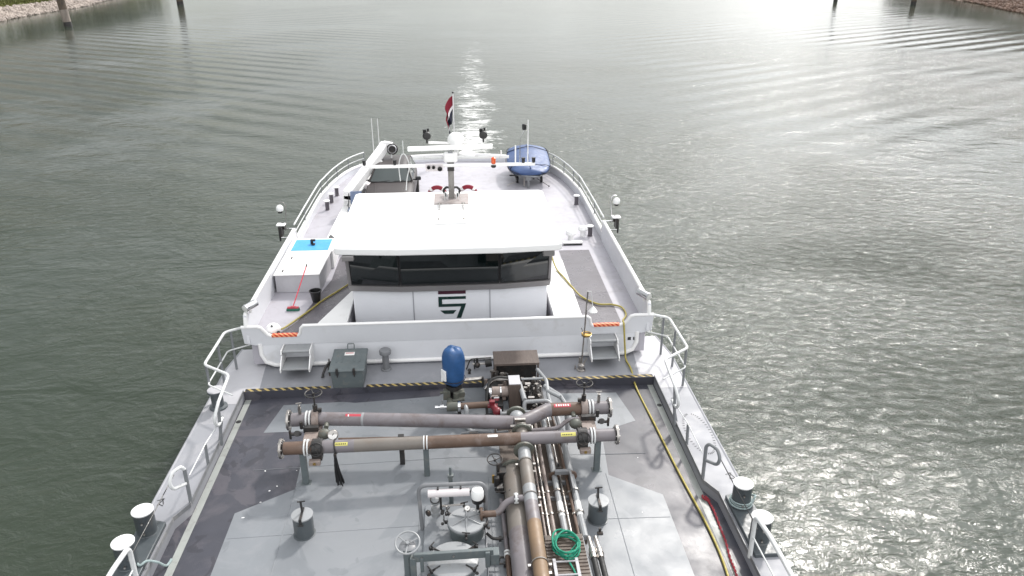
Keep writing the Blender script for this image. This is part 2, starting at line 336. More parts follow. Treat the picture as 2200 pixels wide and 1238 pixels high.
# ------------------------------------------------------------------ water with the ship's wake
def water_mat():
    m, t, p = newmat('river_water')
    c = node(t, 'ShaderNodeTexCoord'); P = c.outputs['Object']
    def mp(sc, rot=0):
        k = node(t, 'ShaderNodeMapping'); k.inputs['Scale'].default_value = sc; k.inputs['Rotation'].default_value = (0, 0, R(rot)); t.links.new(P, k.inputs[0]); return k.outputs[0]
    def mm(op, a, b=None, clamp=False):
        n = node(t, 'ShaderNodeMath', operation=op); n.use_clamp = clamp
        for i, v in enumerate((a, b)):
            if v is None: continue
            if isinstance(v, (int, float)): n.inputs[i].default_value = v
            else: t.links.new(v, n.inputs[i])
        return n.outputs[0]
    sp = node(t, 'ShaderNodeSeparateXYZ'); t.links.new(P, sp.inputs[0]); X, Y = sp.outputs[0], sp.outputs[1]
    # ripples: long-crested swell across the channel, chop, and fine wind ripple
    a = noise(t, mp((.36, .55, 1), 14), 1.0, 3, .55, .8)
    b = noise(t, mp((1.0, 1.5, 1), -10), 2.1, 5, .6, 1.0)
    d = noise(t, mp((1, 1.5, 1), 20), 6.5, 3, .6, .3)
    big = noise(t, mp((1, 1, 1)), .035, 4, .55, .6)
    # bow/stern waves spreading obliquely from the track on both sides
    w1 = node(t, 'ShaderNodeTexWave'); w1.inputs['Scale'].default_value = .10; w1.inputs['Distortion'].default_value = 2.2; w1.inputs['Detail'].default_value = 2; w1.inputs['Detail Scale'].default_value = .5
    t.links.new(mp((1, 1, 1), -58), w1.inputs['Vector'])
    w2 = node(t, 'ShaderNodeTexWave'); w2.inputs['Scale'].default_value = .09; w2.inputs['Distortion'].default_value = 2.4; w2.inputs['Detail'].default_value = 2; w2.inputs['Detail Scale'].default_value = .5
    t.links.new(mp((1, 1, 1), 58), w2.inputs['Vector'])
    left = mm('MULTIPLY', rng(t, X, -18, -4, 1, 0), rng(t, X, -64, -42, .0, 1)); right = mm('MULTIPLY', rng(t, X, 14, 34, 0, 1), rng(t, X, 75, 100, 1, .1))
    far = rng(t, Y, 25, 60, .0, 1)
    lw = mm('MULTIPLY', mm('MULTIPLY', w1.outputs['Fac'], left), mm('MULTIPLY', far, rng(t, big.outputs['Fac'], .38, .56, .1, 1)))
    rw = mm('MULTIPLY', mm('MULTIPLY', w2.outputs['Fac'], right), mm('MULTIPLY', far, rng(t, big.outputs['Fac'], .42, .6, 1, .1)))
    choppy = mm('MULTIPLY', rng(t, big.outputs['Fac'], .40, .60, .40, 1.5), mm('ADD', 1.0, mm('MULTIPLY', rng(t, X, 3, 16, 0, 1.9), rng(t, Y, 14, 60, 1, .10))))
    h = mm('ADD', mm('MULTIPLY', a.outputs['Fac'], .50), mm('MULTIPLY', mm('MULTIPLY', b.outputs['Fac'], .21), choppy))
    h = mm('ADD', h, mm('MULTIPLY', mm('MULTIPLY', d.outputs['Fac'], .045), choppy))
    h = mm('ADD', h, mm('MULTIPLY', mm('ADD', lw, rw), .95))
    h = mm('MULTIPLY', h, mm('MULTIPLY', rng(t, Y, 60, 130, 1, .30), mm('MULTIPLY', rng(t, X, -62, -42, .22, 1), rng(t, X, 75, 100, 1, .3))))
    bp = node(t, 'ShaderNodeBump'); bp.inputs['Strength'].default_value = 1; bp.inputs['Distance'].default_value = .30
    t.links.new(h, bp.inputs['Height']); t.links.new(bp.outputs[0], p.inputs['Normal'])
    p.inputs['IOR'].default_value = 1.333; p.inputs['Roughness'].default_value = .06
    # silty green-grey body colour, foam in the propeller wash behind the stern
    body = mixc(t, rng(t, big.outputs['Fac'], .35, .65, 0, 1), (.026, .036, .024), (.039, .050, .036))
    cx = mm('ADD', mm('MULTIPLY', Y, .0205), .43)
    wv = noise(t, mp((.16, .22, 1), 30), 1.0, 4, .6, .5)
    off = mm('ABSOLUTE', mm('ADD', mm('SUBTRACT', X, cx), mm('MULTIPLY', mm('SUBTRACT', wv.outputs['Fac'], .5), 4.2)))
    wid = mm('ADD', 1.6, mm('MULTIPLY', Y, .0075))
    core = rng(t, mm('DIVIDE', off, wid), .20, 1.45, 1, 0)
    fade = rng(t, Y, 36, 140, 1.25, .35); st = rng(t, Y, 33, 35, 0, 1)
    f1 = noise(t, mp((.62, 1.25, 1), 8), 1.0, 9, .75, 2.2); f2 = noise(t, mp((.22, .5, 1)), 1.0, 5, .6, 1)
    fo = mm('ADD', mm('MULTIPLY', f1.outputs['Fac'], .78), mm('MULTIPLY', f2.outputs['Fac'], .22))
    thr = mm('SUBTRACT', .68, mm('MULTIPLY', mm('MULTIPLY', core, fade), .205))
    foam = mm('MULTIPLY', mm('MULTIPLY', rng(t, mm('SUBTRACT', fo, thr), 0, .13, 0, 1), rng(t, core, 0, .3, 0, 1)), st)
    t.links.new(mixc(t, foam, body, (.80, .80, .79)), p.inputs['Base Color'])
    t.links.new(rng(t, foam, 0, 1, .11, .8), p.inputs['Roughness'])
    return m
MT['water'] = water_mat()
b = B(); b.bm.faces.new([b.bm.verts.new(v) for v in ((-900, -120, 0), (900, -120, 0), (900, 1500, 0), (-900, 1500, 0))])
structure(b.out('water', 'water', smooth=0))

# ------------------------------------------------------------------ banks
def bank(edge, sgn, prof, name, mat):
    b = B(); rows = []
    for i in range(120):
        y = 90 + i*4.0
        row = []
        for k, (d, z) in enumerate(prof):
            j = 0 if k == 0 else random.uniform(-.35, .35)
            row.append(b.bm.verts.new((edge(y) + sgn*(d + j) + .9*math.sin(y*.11), y, z + (j*.35 if k else 0))))
        rows.append(row)
    for A, C in zip(rows, rows[1:]):
        for k in range(len(prof)-1): b.bm.faces.new((A[k], A[k+1], C[k+1], C[k]))
    return structure(b.out(name, mat, smooth=60))
eL = lambda y: -79 - (y-145)*.127
eR = lambda y: 115 + (y-154)*.32
bank(eL, -1, [(-2, -1), (0, .02), (2.5, .75), (5, 1.25)], 'shore', 'stone')
bank(eL, -1, [(4.6, 1.2), (8, 1.6), (14, 3.2), (22, 6.0), (60, 7.5)], 'terrain', 'grass')
bank(eR, 1, [(-2, -1), (0, .02), (2, .8), (6, 2.0), (10, 3.2)], 'shore', 'rstone')
bank(eR, 1, [(9.5, 3.1), (14, 4.5), (20, 7.0), (60, 8.5)], 'terrain', 'scrub')
def riprap(edge, sgn, y0, y1, n, wmax, name, mat, slope, smin, smax):
    b = B()
    for i in range(n):
        y = random.uniform(y0, y1); d = random.uniform(-.4, wmax)
        s = random.uniform(smin, smax)*random.choice((1, 1, 1.3))
        mt = Matrix.Translation((edge(y)+sgn*d+.9*math.sin(y*.11), y, max(.02, d*slope)+.1)) @ Matrix.Rotation(random.uniform(0, 6), 4, Vector((random.random(), random.random(), random.random()+.1)).normalized()) @ Matrix.Diagonal((s, s*random.uniform(.6, 1), s*random.uniform(.5, .8), 1))
        g = bmesh.ops.create_icosphere(b.bm, subdivisions=1, radius=1, matrix=mt)
        for v in g['verts']: v.co += Vector((random.uniform(-1, 1), random.uniform(-1, 1), random.uniform(-1, 1)))*s*.18
    o = b.out(name, mat, smooth=0); o['kind'] = 'stuff'; o['label'] = name.replace('_', ' ')
    return o
riprap(eL, -1, 128, 235, 3000, 4.6, 'pale_riprap_rubble', 'stone', .27, .22, .5)
riprap(eR, 1, 148, 215, 2200, 6, 'red_brown_riprap_rubble', 'rstone', .33, .2, .5)
def grass_tufts():
    b = B()
    for i in range(9000):
        y = random.uniform(130, 240); d = random.uniform(4.2, 16)
        x = eL(y)-d+.9*math.sin(y*.11); z = 1.1+max(0, d-5)*.2
        h = random.uniform(.2, .6); a = random.uniform(0, 6.3); w = random.uniform(.15, .3); lx, ly = random.uniform(-.2, .2), random.uniform(-.2, .2)
        v = [b.bm.verts.new(q) for q in ((x-w*math.cos(a), y-w*math.sin(a), z), (x+w*math.cos(a), y+w*math.sin(a), z), (x+lx, y+ly, z+h))]
        b.bm.faces.new(v)
    o = b.out('grass', 'grass', smooth=0); o['kind'] = 'stuff'; o['label'] = 'yellow green grass on the left bank'
grass_tufts()

def treeline(edge, sgn, y0, y1, d0, base, name, label):
    b = B(); r = random.Random(11)
    y = y0
    while y < y1:
        R_ = r.uniform(3, 5.2); c = Vector((edge(y)+sgn*(d0+r.uniform(0, 6)), y, base+r.uniform(2.5, 9.5)))
        for i in range(240):
            v = Vector((r.gauss(0, 1), r.gauss(0, 1), r.gauss(0, 1))).normalized()*R_*r.uniform(.55, 1.08); v.z *= 1.1
            q = [c+v+Vector((r.uniform(-.55, .55), r.uniform(-.55, .55), r.uniform(-.55, .55))) for k in range(3)]
            b.bm.faces.new([b.bm.verts.new(k) for k in q])
        y += r.uniform(1.5, 3.2)
    o = b.out(name, 'scrub', smooth=0); o['kind'] = 'stuff'; o['label'] = label
treeline(eL, -1, 105, 330, 13, 3.5, 'treeline', 'dark green trees behind the left bank')
treeline(eR, 1, 120, 330, 11, 3.5, 'treeline', 'dark green trees behind the right bank')

# ------------------------------------------------------------------ mooring piles in the channel
def pile(name, label, x, y, r, h, pale, lean=(0, 0)):
    t = thing(name, label, 'pile', (x, y, 0), 'mooring piles along the channel')
    top = Vector((x+lean[0], y+lean[1], h)); bot = Vector((x, y, -1.5)); mid = bot.lerp(top, (2.6+1.5)/(h+1.5)); wet = bot.lerp(top, (.7+1.5)/(h+1.5))
    B().cyl(mid, top, r, r*.94, 16).out('upper_trunk', 'wood', t)
    B().cyl(wet, mid, r*1.0, r*.99, 16).out('lower_trunk', 'paleW' if pale else 'wood', t)
    B().cyl(bot, wet, r*1.01, r*1.01, 16).out('wet_foot', 'iron', t)
    b = B()
    for zf in (.75, .95):
        c = bot.lerp(top, zf); b.cyl(c-Vector((0, 0, .12)), c+Vector((0, 0, .12)), r*1.06, n=16)
    b.out('iron_band', 'iron', t)
pile('mooring_pile', 'brown timber pile with a pale lower half beside the stony grass bank', -62.8, 135.3, .62, 6.2, True, (-.6, 0))
pile('mooring_pile', 'dark timber pile standing in rippled water beyond the pale footed one', -64.2, 195, .75, 5, False)
pile('mooring_pile', 'dark timber pile in front of the red brown right bank', 108.3, 182.5, .6, 6, False)
pile('mooring_pile', 'slim dark pile in bright water, farther from the right bank', 96.3, 197, .5, 4.5, False)

# ------------------------------------------------------------------ THE SHIP: hull and decks
ship = thing('tanker_barge', 'grey inland tanker barge with white wheelhouse, seen from above its cargo deck', 'tanker barge', (0, 17, 0))
CH = [(4.97, 15.85), (4.95, 11.8), (5.14, 11.42), (5.15, 4)]              # coaming line, right side
b = B(); b.pz([(-5.66, 4), (5.66, 4), (5.66, 17.9), (-5.66, 17.9)], -.6, .93)
hull = b.out('hull', 'hull', ship, bevel=.03)
u = [(-5.7, 4), (-5.7, 17.0), (-5.55, 18.05), (5.55, 18.05), (5.7, 17.0), (5.7, 4)] + CH[::-1] + mir(CH)
deck = B().pz(u, .93, DS).out('side_deck', 'side', ship, bevel=.015)
for s in (-1, 1):
    q = [(s*5.68, 15.35), (s*5.68, 17.0), (s*5.54, 18.02), (s*4.72, 18.02), (s*4.72, 17.0), (s*4.62, 15.9), (s*4.995, 15.88), (s*4.995, 15.35)]
    sheet(q, .004, 'pale_painted_area', 'pale', deck, flat(DS), ())
sheet([(-4.62, 15.9), (-4.72, 17.0), (4.72, 17.0), (4.62, 15.9)], .004, 'grey_painted_area', 'aft', deck, flat(DS), ())
for s in (-1, 1):
    B().tube([(s*5.69, 4, DS-.02), (s*5.69, 17.0, DS-.02), (s*5.54, 18.04, DS-.02)], .035, 8).out('gunwale', 'side', hull)
# cargo deck, cambered
b = B(); secs = []
for y in (4, 15.9): secs.append([(-5.2, y, dc(5.2)), (0, y, dc(0)), (5.2, y, dc(5.2)), (5.2, y, .9), (-5.2, y, .9)])
cargo = b.loft(secs).out('cargo_deck', 'dark', ship, smooth=0)
Z2 = [(4.13, 4), (4.13, 11.7), (3.17, 12.35), (3.3, 13.88), (4.16, 14.28), (3.95, 15.5), (2.55, 15.5), (2.15, 15.84), (.02, 15.84), (-.33, 15.5), (-2.3, 15.42), (-2.6, 15.5), (-3.98, 15.5), (-4.2, 14.4), (-3.2, 14.35), (-3.12, 12.35), (-4.14, 11.74), (-4.13, 4)]
sheet(Z2, .004, 'non_slip_area', 'zone', cargo)
for s in (-1, 1): sheet([(s*4.94, 4), (s*4.94, 15.83), (s*4.80, 15.83), (s*4.80, 4)], .004, 'gutter_strip', 'strip', cargo, cuts=())
b = B()
def seam(pts): b.tube([(x, y, dc(x)+.004) for x, y in pts], .007, 5)
for s in (-1, 1): seam([(s*3.05, 4), (s*3.12, 12.4)]); seam([(s*1.9, 4), (s*1.9, 9)])
for y in (5.6, 8.4, 11.05, 13.05): seam([(-4.1, y), (0, y), (4.1, y)])
seam([(-.62, 4), (-.62, 12.4)]); seam([(.72, 4), (.72, 12.4)])
b.out('weld_seam', 'zone', cargo)
for s in (-1, 1):
    b = B(); L = [(s*x, y) for x, y in CH]
    for (x0, y0), (x1, y1) in zip(L, L[1:]):
        d = Vector((x1-x0, y1-y0, 0)); a = math.atan2(d.y, d.x)
        b.box(((x0+x1)/2, (y0+y1)/2, DS+.02), (d.length+.012, .014, .09), (0, 0, a))
    b.out('coaming', 'coam', ship)
B().bb(-4.96, 4.96, 15.835, 15.845, .99, DS+.03).out('step_face', 'dark', ship)
tape = B().bb(-4.95, -2.93, 15.85, 16.0, DS+.0045, DS+.010).bb(-2.08, .93, 15.85, 16.0, DS+.0045, DS+.010).bb(2.12, 4.95, 15.85, 16.0, DS+.0045, DS+.010).out('warning_tape', 'tapey', ship)
# scuppers and deck clutter
b = B()
for s in (-1, 1): b.cyl((s*4.87, 14.9, 1.0), (s*4.87, 14.9, 1.012), .06)
b.out('scupper', 'black', cargo)
rf = random.Random(9); b = B()
for x, y in ((-3.85, 13.0), (-3.62, 12.35), (-3.5, 12.48), (-3.72, 12.02), (-3.2, 12.95), (-3.95, 11.6), (3.9, 12.9), (3.6, 11.2)):
    n = rf.randint(5, 8); r_ = rf.uniform(.007, .02); st_ = rf.uniform(1, 3); an = rf.uniform(-.6, .6)
    pts = [(math.cos(6.283*k/n)*r_*st_*rf.uniform(.6, 1.1), math.sin(6.283*k/n)*r_*rf.uniform(.6, 1.1)) for k in range(n)]
    b.prism([(x+px_*math.cos(an)-py_*math.sin(an), y+px_*math.sin(an)+py_*math.cos(an)) for px_, py_ in pts], lambda p, k: (p[0], p[1], dc(p[0])+.001+.007*k))
fl = b.out('paint_fleck', 'roofw', cargo, smooth=0); fl['kind'] = 'stuff'
# dashed circle painted on the right side deck, small anchor-like marks
b = B(); n = 46
for i in range(n):
    if i % 46 in (11, 12): continue
    a = 2*math.pi*i/n; b.box((5.36+.27*math.cos(a), 13.45+.75*math.sin(a), DS+.0055), (.012, .05, .002), (0, 0, math.atan2(.75*math.cos(a), -.27*math.sin(a))))
b.out('dashed_circle_marking', 'mark', deck)
for s in (-1, 1):
    b = B()
    for dx, dy, l, a in ((0, 0, .2, 70), (.05, .02, .2, 110), (-.02, .07, .14, 20), (.03, -.08, .13, 150)):
        b.box((s*5.55+dx*.8, 11.95+dy, DS+.0055), (l, .014, .002), (0, 0, R(a)))
    b.out('draught_mark', 'mark', deck)

# aft hull, poop deck
PO = [(4.98, 17.06), (4.98, 27.0), (4.9, 28.8), (4.66, 30.6), (4.2, 32.2), (3.3, 33.4), (1.9, 34.1), (0, 34.35)]
PO = [(p.x, p.y) for p in spl([(x, y, 0) for x, y in PO], 4)]
outl = PO + mir(PO)[::-1][1:]
b = B(); b.pz([(x*.985, y if y > 17.5 else 17.95) for x, y in outl], -.6, 1.3); b.out('stern_hull', 'wall', ship, bevel=.02)
b = B()                                               # the deck leaves a lift well under the wheelhouse
ri = [(2.66, 17.06)] + PO + [(0, 21.98), (2.66, 21.98)]; b.pz(ri, 1.3, PD); b.pz(mir(ri), 1.3, PD); b.pz([(-2.655, 17.06), (2.655, 17.06), (2.655, 17.35), (-2.655, 17.35)], 1.9, PD-.002)
poop = b.out('poop_deck', 'poop', ship)
WR = [(3.43, 17.1), (4.38, 17.1), (4.40, 22.5), (3.43, 22.5)]
sheet(WR, .004, 'walkway_area', 'walk', poop, flat(PD), ())
sheet([(-4.36, 17.1), (-3.98, 17.9), (-3.5, 20.6), (-3.5, 22.4), (-2.67, 22.4), (-2.67, 17.1)], .004, 'walkway_area', 'walk', poop, flat(PD), ())
# house front, rounded lower corners
w = []
for s in (1, -1):
    arc = [(4.75-.28+.28*math.cos(a), 1.28+.28+.28*math.sin(a)) for a in [R(-90+90*i/6) for i in range(7)]] + [(4.75, 1.92)]
    w += [(x, z) for x, z in arc] if s == 1 else [(-x, z) for x, z in arc[::-1]]
front = B().py(w, 17.0, 17.5).out('house_front', 'wall', ship, bevel=.02)
B().tube([(-4.755, 17.0, 1.9)]+[(x, 17.0, z) for x, z in [(-4.755, 1.6), (-4.66, 1.38), (-4.45, 1.29)]]+[(4.45, 17.0, 1.29), (4.66, 17.0, 1.38), (4.755, 17.0, 1.6), (4.755, 17.0, 1.9)], .055, 10).out('rounded_base_edge', 'white', front)
B().bb(-4.4, 4.4, 16.99, 17.3, DS, 1.27).out('plinth', 'hull', front)
# raked bulwark with two stepped gaps
topL = [(-5.12, 2.42), (-4.74, 2.42), (-4.66, 2.39), (-4.58, 2.26), (-4.52, 2.17), (-4.43, 2.125), (-3.78, 2.125), (-3.72, 2.2), (-3.69, 2.34), (-3.62, 2.42)]
topR = [(3.42, 2.42), (3.49, 2.36), (3.52, 2.2), (3.58, 2.125), (4.28, 2.125), (4.40, 2.17), (4.46, 2.26), (4.54, 2.39), (4.64, 2.42), (5.12, 2.42)]
tl = topL+topR; bt = [(5.12, 1.93), (4.86, 1.86), (-4.86, 1.86), (-5.12, 1.93)]
rk = lambda z: 16.99-.12*(z-1.86)/.56
bul = B().prism(tl+bt, lambda p, k: (p[0], rk(p[1])+(.0, .05)[k], p[1])).out('front_bulwark', 'wall', ship)
B().tube([(x, rk(z)+.025, z) for x, z in tl], .042, 10).out('cap_rail', 'white', bul)
for x0, x1 in ((-4.43, -3.8), (3.6, 4.27)):
    B().bb(x0, x1, rk(2.1)-.022, rk(2.1)+.08, 2.10, 2.176).out('orange_warning_tape', 'tapeo', bul, bevel=.012)
B().bb(4.52, 4.60, 16.985, 17.0, 1.66, 1.74).bb(4.66, 4.69, 16.985, 17.0, 1.66, 1.74).out('stencil_marking', 'mark', front)
# side bulwarks: high with a flat cap, then low with a double rail round the stern
for s in (-1, 1):
    b = B(); b.pz([(s*4.96, 16.92), (s*5.04, 16.92), (s*5.04, 23.3), (s*4.96, 23.3)], PD-.1, 2.72)
    o = b.out('side_bulwark', 'wall', ship, bevel=.01)
    B().tube(fil([(s*5.0, 16.9, 2.42), (s*5.0, 16.98, 2.72), (s*5.0, 23.2, 2.74), (s*5.0, 23.45, 2.36)], .1), .055, 10).out('cap_rail', 'white', o)
low = [(x, y) for x, y in PO if y > 23]; low = [(4.98, 23.3)]+low
lowf = low + mir(low)[::-1][1:]
secs = []
for x, y in lowf:
    k = 1-.018/max(.3, 1); secs.append([(x, y, PD-.05), (x*1.012, y+.01, PD-.05), (x*1.012, y+.01, 2.33), (x, y, 2.33)])
lb = B().loft(secs).out('stern_bulwark', 'wall', ship)
B().tube([(x*1.006, y, 2.34) for x, y in lowf], .06, 8).out('cap_rail', 'white', lb)
def stern_rail(sec, name='stern_rail'):
    o = B().tube([(x*1.005, y, 2.86) for x, y in sec], .026, 8).out(name, 'rail', ship)
    B().tube([(x*1.005, y, 2.6) for x, y in sec], .016, 8).out('lower_rail', 'rail', o)
    for x, y in sec[1::3]: B().cyl((x*1.005, y, 2.3), (x*1.005, y, 2.86), .02, n=8).out('stanchion', 'railg', o)
stern_rail([p for p in low if p[1] < 33.6]); stern_rail([(-x, y) for x, y in low if y < 33.0])

# ------------------------------------------------------------------ wheelhouse, lowered, front raked forward, faceted in plan
wh = B()
def facet(z, yc, half, cen, back):                    # faceted front outline at height z: left, centre-left, centre-right, right
    return [(-half, yc+back, z), (-cen, yc, z), (cen, yc, z), (half, yc+back, z)]
lo = [(-2.54, 18.15), (-.98, 18.02), (1.02, 18.02), (2.54, 18.15), (2.54, 21.9), (-2.54, 21.9)]
house = wh.pz(lo, 1.31, 2.86).out('wheelhouse', 'wall', ship, bevel=.02)
b = B()
for x in (-.98, 1.02): b.bb(x-.012, x+.012, 18.005, 18.03, 1.8, 2.85)
b.out('panel_joint', 'side', house)
A0 = facet(2.78, 17.93, 2.60, 1.27, .16); A1 = facet(2.95, 17.88, 2.63, 1.27, .16); A2 = facet(3.98, 17.62, 2.63, 1.27, .2)
def solid(fr, zb): return fr + [(2.6, 21.8, zb), (-2.6, 21.8, zb)]
B().loft([solid(A0, 2.78), solid(A1, 2.95)]).out('sill_band', 'alu', house)
cabin = B().loft([solid([(x, y+.05, z) for x, y, z in A1], 2.95), solid([(x, y+.05, z) for x, y, z in A2], 3.98)]).out('cabin_shell', 'alu', house)
def pane(i, m0, m1, name):
    a, c, d, e2 = Vector(A1[i]), Vector(A1[i+1]), Vector(A2[i+1]), Vector(A2[i])
    def P(u, v): return (a.lerp(c, u)).lerp(e2.lerp(d, u), v)
    nrm = (c-a).cross(e2-a).normalized()
    if nrm.y > 0: nrm = -nrm
    q = [P(m0, .05), P(m1, .05), P(m1, .98), P(m0, .98)]
    b = B(); b.loft([[v-nrm*.02 for v in q], [v+nrm*.01 for v in q]]); g = b.out('window', 'glass', house)
    b = B()
    for v0, v1 in ((q[0], q[1]), (q[1], q[2]), (q[3], q[0])): b.tube([v0+nrm*.004, v1+nrm*.004], .018, 6)
    b.out('window_seal', 'black', house)
pane(0, .08, .985, 'w'); pane(1, .01, .99, 'w'); pane(2, .015, .93, 'w')
# dim console and seats seen through the glass stay dark: a shelf line behind the sill
ro = [(-2.83, 17.64), (-2.7, 17.58), (-1.3, 17.44), (1.3, 17.42), (2.7, 17.52), (2.84, 17.62), (2.84, 22.15), (2.74, 22.3), (-2.74, 22.3), (-2.83, 22.2)]
roof = B().pz(ro, 3.97, 4.15).out('roof', 'roofw', house, bevel=.03, seg=3)
b = B(); hh = .0
b.box((.06, 19.78, 4.19), (.86, 1.12, .075)); hat = b.out('roof_hatch', 'roofw', house, bevel=.02)
for x in (-.28, .40):
    b = B(); b.cyl((x, 19.42, 4.22), (x, 19.42, 4.26), .03, n=10); b.box((x, 20.55, 4.19), (.025, .7, .04)); b.box((x, 20.25, 4.225), (.06, .06, .03)); b.box((x, 20.92, 4.2), (.12, .03, .05)); b.box((x, 20.15, 4.214), (.02, 1.56, .012))
    b.out('hatch_hinge', 'steel', house)
for s in (-1, 1):
    b = B(); b.box((s*2.5, 17.66, 3.88), (.3, .2, .15)); b.out('canopy_lamp', 'alu', house, bevel=.03)
b = B()
for x, y in ((2.55, 20.9), (2.62, 18.9), (-2.5, 20.9), (2.4, 21.2)): b.box((x, y, 4.153), (.3, .02, .006))
b.out('roof_seam', 'side', house)
# emblem: bar, then a squared stylised figure, lower part running behind the bulwark
def emblem():
    y = 18.012; z0 = 2.74
    B().bb(-.33, .39, y-.006, y+.004, z0-.09, z0+.0).out('emblem_bar', 'emr', house)
    b = B()
    b.bb(-.33, .39, y-.006, y+.004, 2.50, 2.575)         # top stroke
    b.bb(-.33, -.235, y-.006, y+.004, 2.36, 2.50)        # left drop
    b.py([(-.33, 2.285), (.27, 2.285), (.39, 2.36), (.39, 2.365), (-.33, 2.365)], y-.006, y+.004)
    b.py([(.39, 2.36), (.25, 1.95), (.13, 1.95), (.26, 2.285)], y-.0065, y+.0045)
    b.py([(-.29, 2.18), (.13, 2.18), (.05, 2.08), (-.18, 2.08)], y-.006, y+.004)
    b.out('emblem_figure', 'emg', house)
emblem()
# white cover plates on both sides of the lift well
B().bb(2.66, 3.40, 17.55, 21.45, PD-.05, PD+.10).out('well_cover', 'white', ship, bevel=.012)
B().pz([(-2.66, 17.4), (-2.66, 19.95), (-3.46, 17.4)], PD-.05, PD+.10).out('well_cover', 'white', ship, bevel=.012)

# ------------------------------------------------------------------ fittings that belong to the ship
def steps(x):
    o = B().bb(x-.33, x+.33, 16.62, 16.99, 1.80, 1.87).out('boarding_step', 'lgrey', ship, bevel=.025)
    B().bb(x-.33, x+.33, 16.36, 16.98, 1.46, 1.51).out('lower_tread', 'lgrey', o, bevel=.015)
    for s in (-1, 1):
        B().px([(16.98, 1.885), (16.6, 1.885), (16.56, 1.80), (16.6, 1.76), (16.30, 1.52), (16.30, 1.44), (16.36, 1.42), (16.98, 1.42)] if s < 2 else [], x+s*.345-.012, x+s*.345+.012).out('side_plate', 'white', o)
steps(-3.82); steps(3.83)
def bollard(x, y, side):
    o = B().lathe((x, y, DS), [(.20, 0), (.19, .07), (.172, .09), (.172, .52), (.178, .53)], 28).out('bollard', 'bitt', ship)
    B().lathe((x, y, DS+.53), [(.18, 0), (.186, .01), (.186, .03), (.17, .04)], 28).out('white_top', 'roofw', o)
    for z in (.40, .18): B().cyl((x-side*.02, y-.16, DS+z), (x-side*.05, y-.235, DS+z+.02), .017, n=8).out('horn_pin', 'steel', o)
for s in (-1, 1):
    B().pz([(s*5.22, 9.72), (s*5.68, 9.72), (s*5.68, 11.45), (s*5.22, 11.3)], DS-.05, DS+.075).out('bollard_base', 'bitt', ship, bevel=.015)
bollard(-5.46, 11.06, -1); bollard(-5.49, 10.27, -1); bollard(5.42, 11.03, 1); bollard(5.43, 10.11, 1)
o = B().lathe((-5.38, 15.25, DS), [(.2, 0), (.2, .04), (.13, .06), (.13, .38), (.19, .42), (.19, .46)], 24).out('mooring_post', 'bitt', ship)
B().lathe((-5.38, 15.25, DS+.46), [(.185, 0), (.185, .015), (.05, .02)], 24).out('worn_top', 'pale', o)
def small_post(x, y):
    o = B().lathe((x, y, PD), [(.10, 0), (.075, .02), (.075, .32), (.10, .34)], 16).out('poop_bollard', 'walk', ship)
    B().lathe((x, y, PD+.34), [(.115, 0), (.115, .03), (.06, .05)], 16).out('white_top', 'roofw', o)
for x, y in ((4.72, 27.3), (4.66, 23.8), (-4.62, 27.3), (-4.6, 28.2), (-4.52, 29.1)): small_post(x, y)
# gangway rails bulging over the side
def gang(s):
    mat = 'rail'
    top = fil([(s*5.06, 17.2, 2.3), (s*5.53, 16.9, 2.3), (s*5.55, 15.3, 2.3), (s*4.87, 14.8, 2.3), (s*4.80, 13.7, 2.28), (s*4.86, 13.45, 2.0), (s*4.86, 13.6, 1.75), (s*4.84, 13.9, 1.78)], .12)
    o = B().tube(top, .033, 10).out('gangway_rail', mat, ship)
    B().tube(fil([(s*5.06, 17.2, 1.78), (s*5.53, 16.9, 1.78), (s*5.55, 15.3, 1.78), (s*4.87, 14.8, 1.78)], .1), .018, 8).out('middle_rail', mat, o)
    for x, y in ((5.42, 17.0), (5.55, 16.35), (5.56, 15.42)): B().cyl((s*x, y, DS), (s*x, y, 2.3), .03, n=10).out('stanchion', 'railg', o)
    b = B(); b.cyl((s*4.9, 13.75, DS), (s*4.82, 13.75, 2.27), .035, n=10); b.cyl((s*5.0, 13.95, DS), (s*4.86, 13.95, 1.8), .03, n=10); b.out('end_post', 'railg', o)
for s in (-1, 1): gang(s)
def deck_rail(s):
    o = B().cyl((s*4.97, 11.9, DS-.02), (s*4.96, 11.9, 1.98), .036, n=10).out('deck_rail', 'railg', ship)
    B().cyl((s*4.98, 13.05, DS-.02), (s*4.96, 13.05, 1.72), .032, n=10).out('stanchion', 'railg', o)
    B().tube(fil([(s*4.96, 11.9, 1.97), (s*5.0, 11.87, 2.06), (s*5.12, 11.72, 2.04), (s*5.15, 11.6, 1.9), (s*5.12, 11.62, 1.74), (s*4.97, 11.86, 1.68)], .07), .034, 10).out('rail_loop', 'rail' if s < 0 else 'railg', o)
    B().tube([(s*4.96, 12.05, 1.72), (s*4.96, 13.05, 1.72), (s*4.88, 13.7, 1.76)], .011, 6).out('rail_wire', 'rail', o)
    t = fil([(s*5.14, 9.75, DS), (s*5.14, 9.78, 2.08), (s*5.16, 9.2, 2.14), (s*5.18, 4, 2.14)], .14)
    o = B().tube(t, .04, 10).out('fore_rail', 'rail', ship)
    B().tube([(s*5.14, 9.75, 1.65), (s*5.18, 4, 1.65)], .014, 8).out('lower_rail', 'rail', o)
    B().cyl((s*5.16, 8.2, DS), (s*5.16, 8.2, 2.12), .033, n=10).out('stanchion', 'rail', o)
for s in (-1, 1): deck_rail(s)
o = B().lathe((-1.66, 16.72, DS), [(.13, 0), (.13, .025), (.088, .04), (.082, .46)], 20).out('mushroom_vent', 'coam', ship)
B().lathe((-1.66, 16.72, DS+.44), [(.1, 0), (.145, .015), (.15, .10), (.135, .125), (.04, .14)], 24).out('vent_head', 'coam', o)
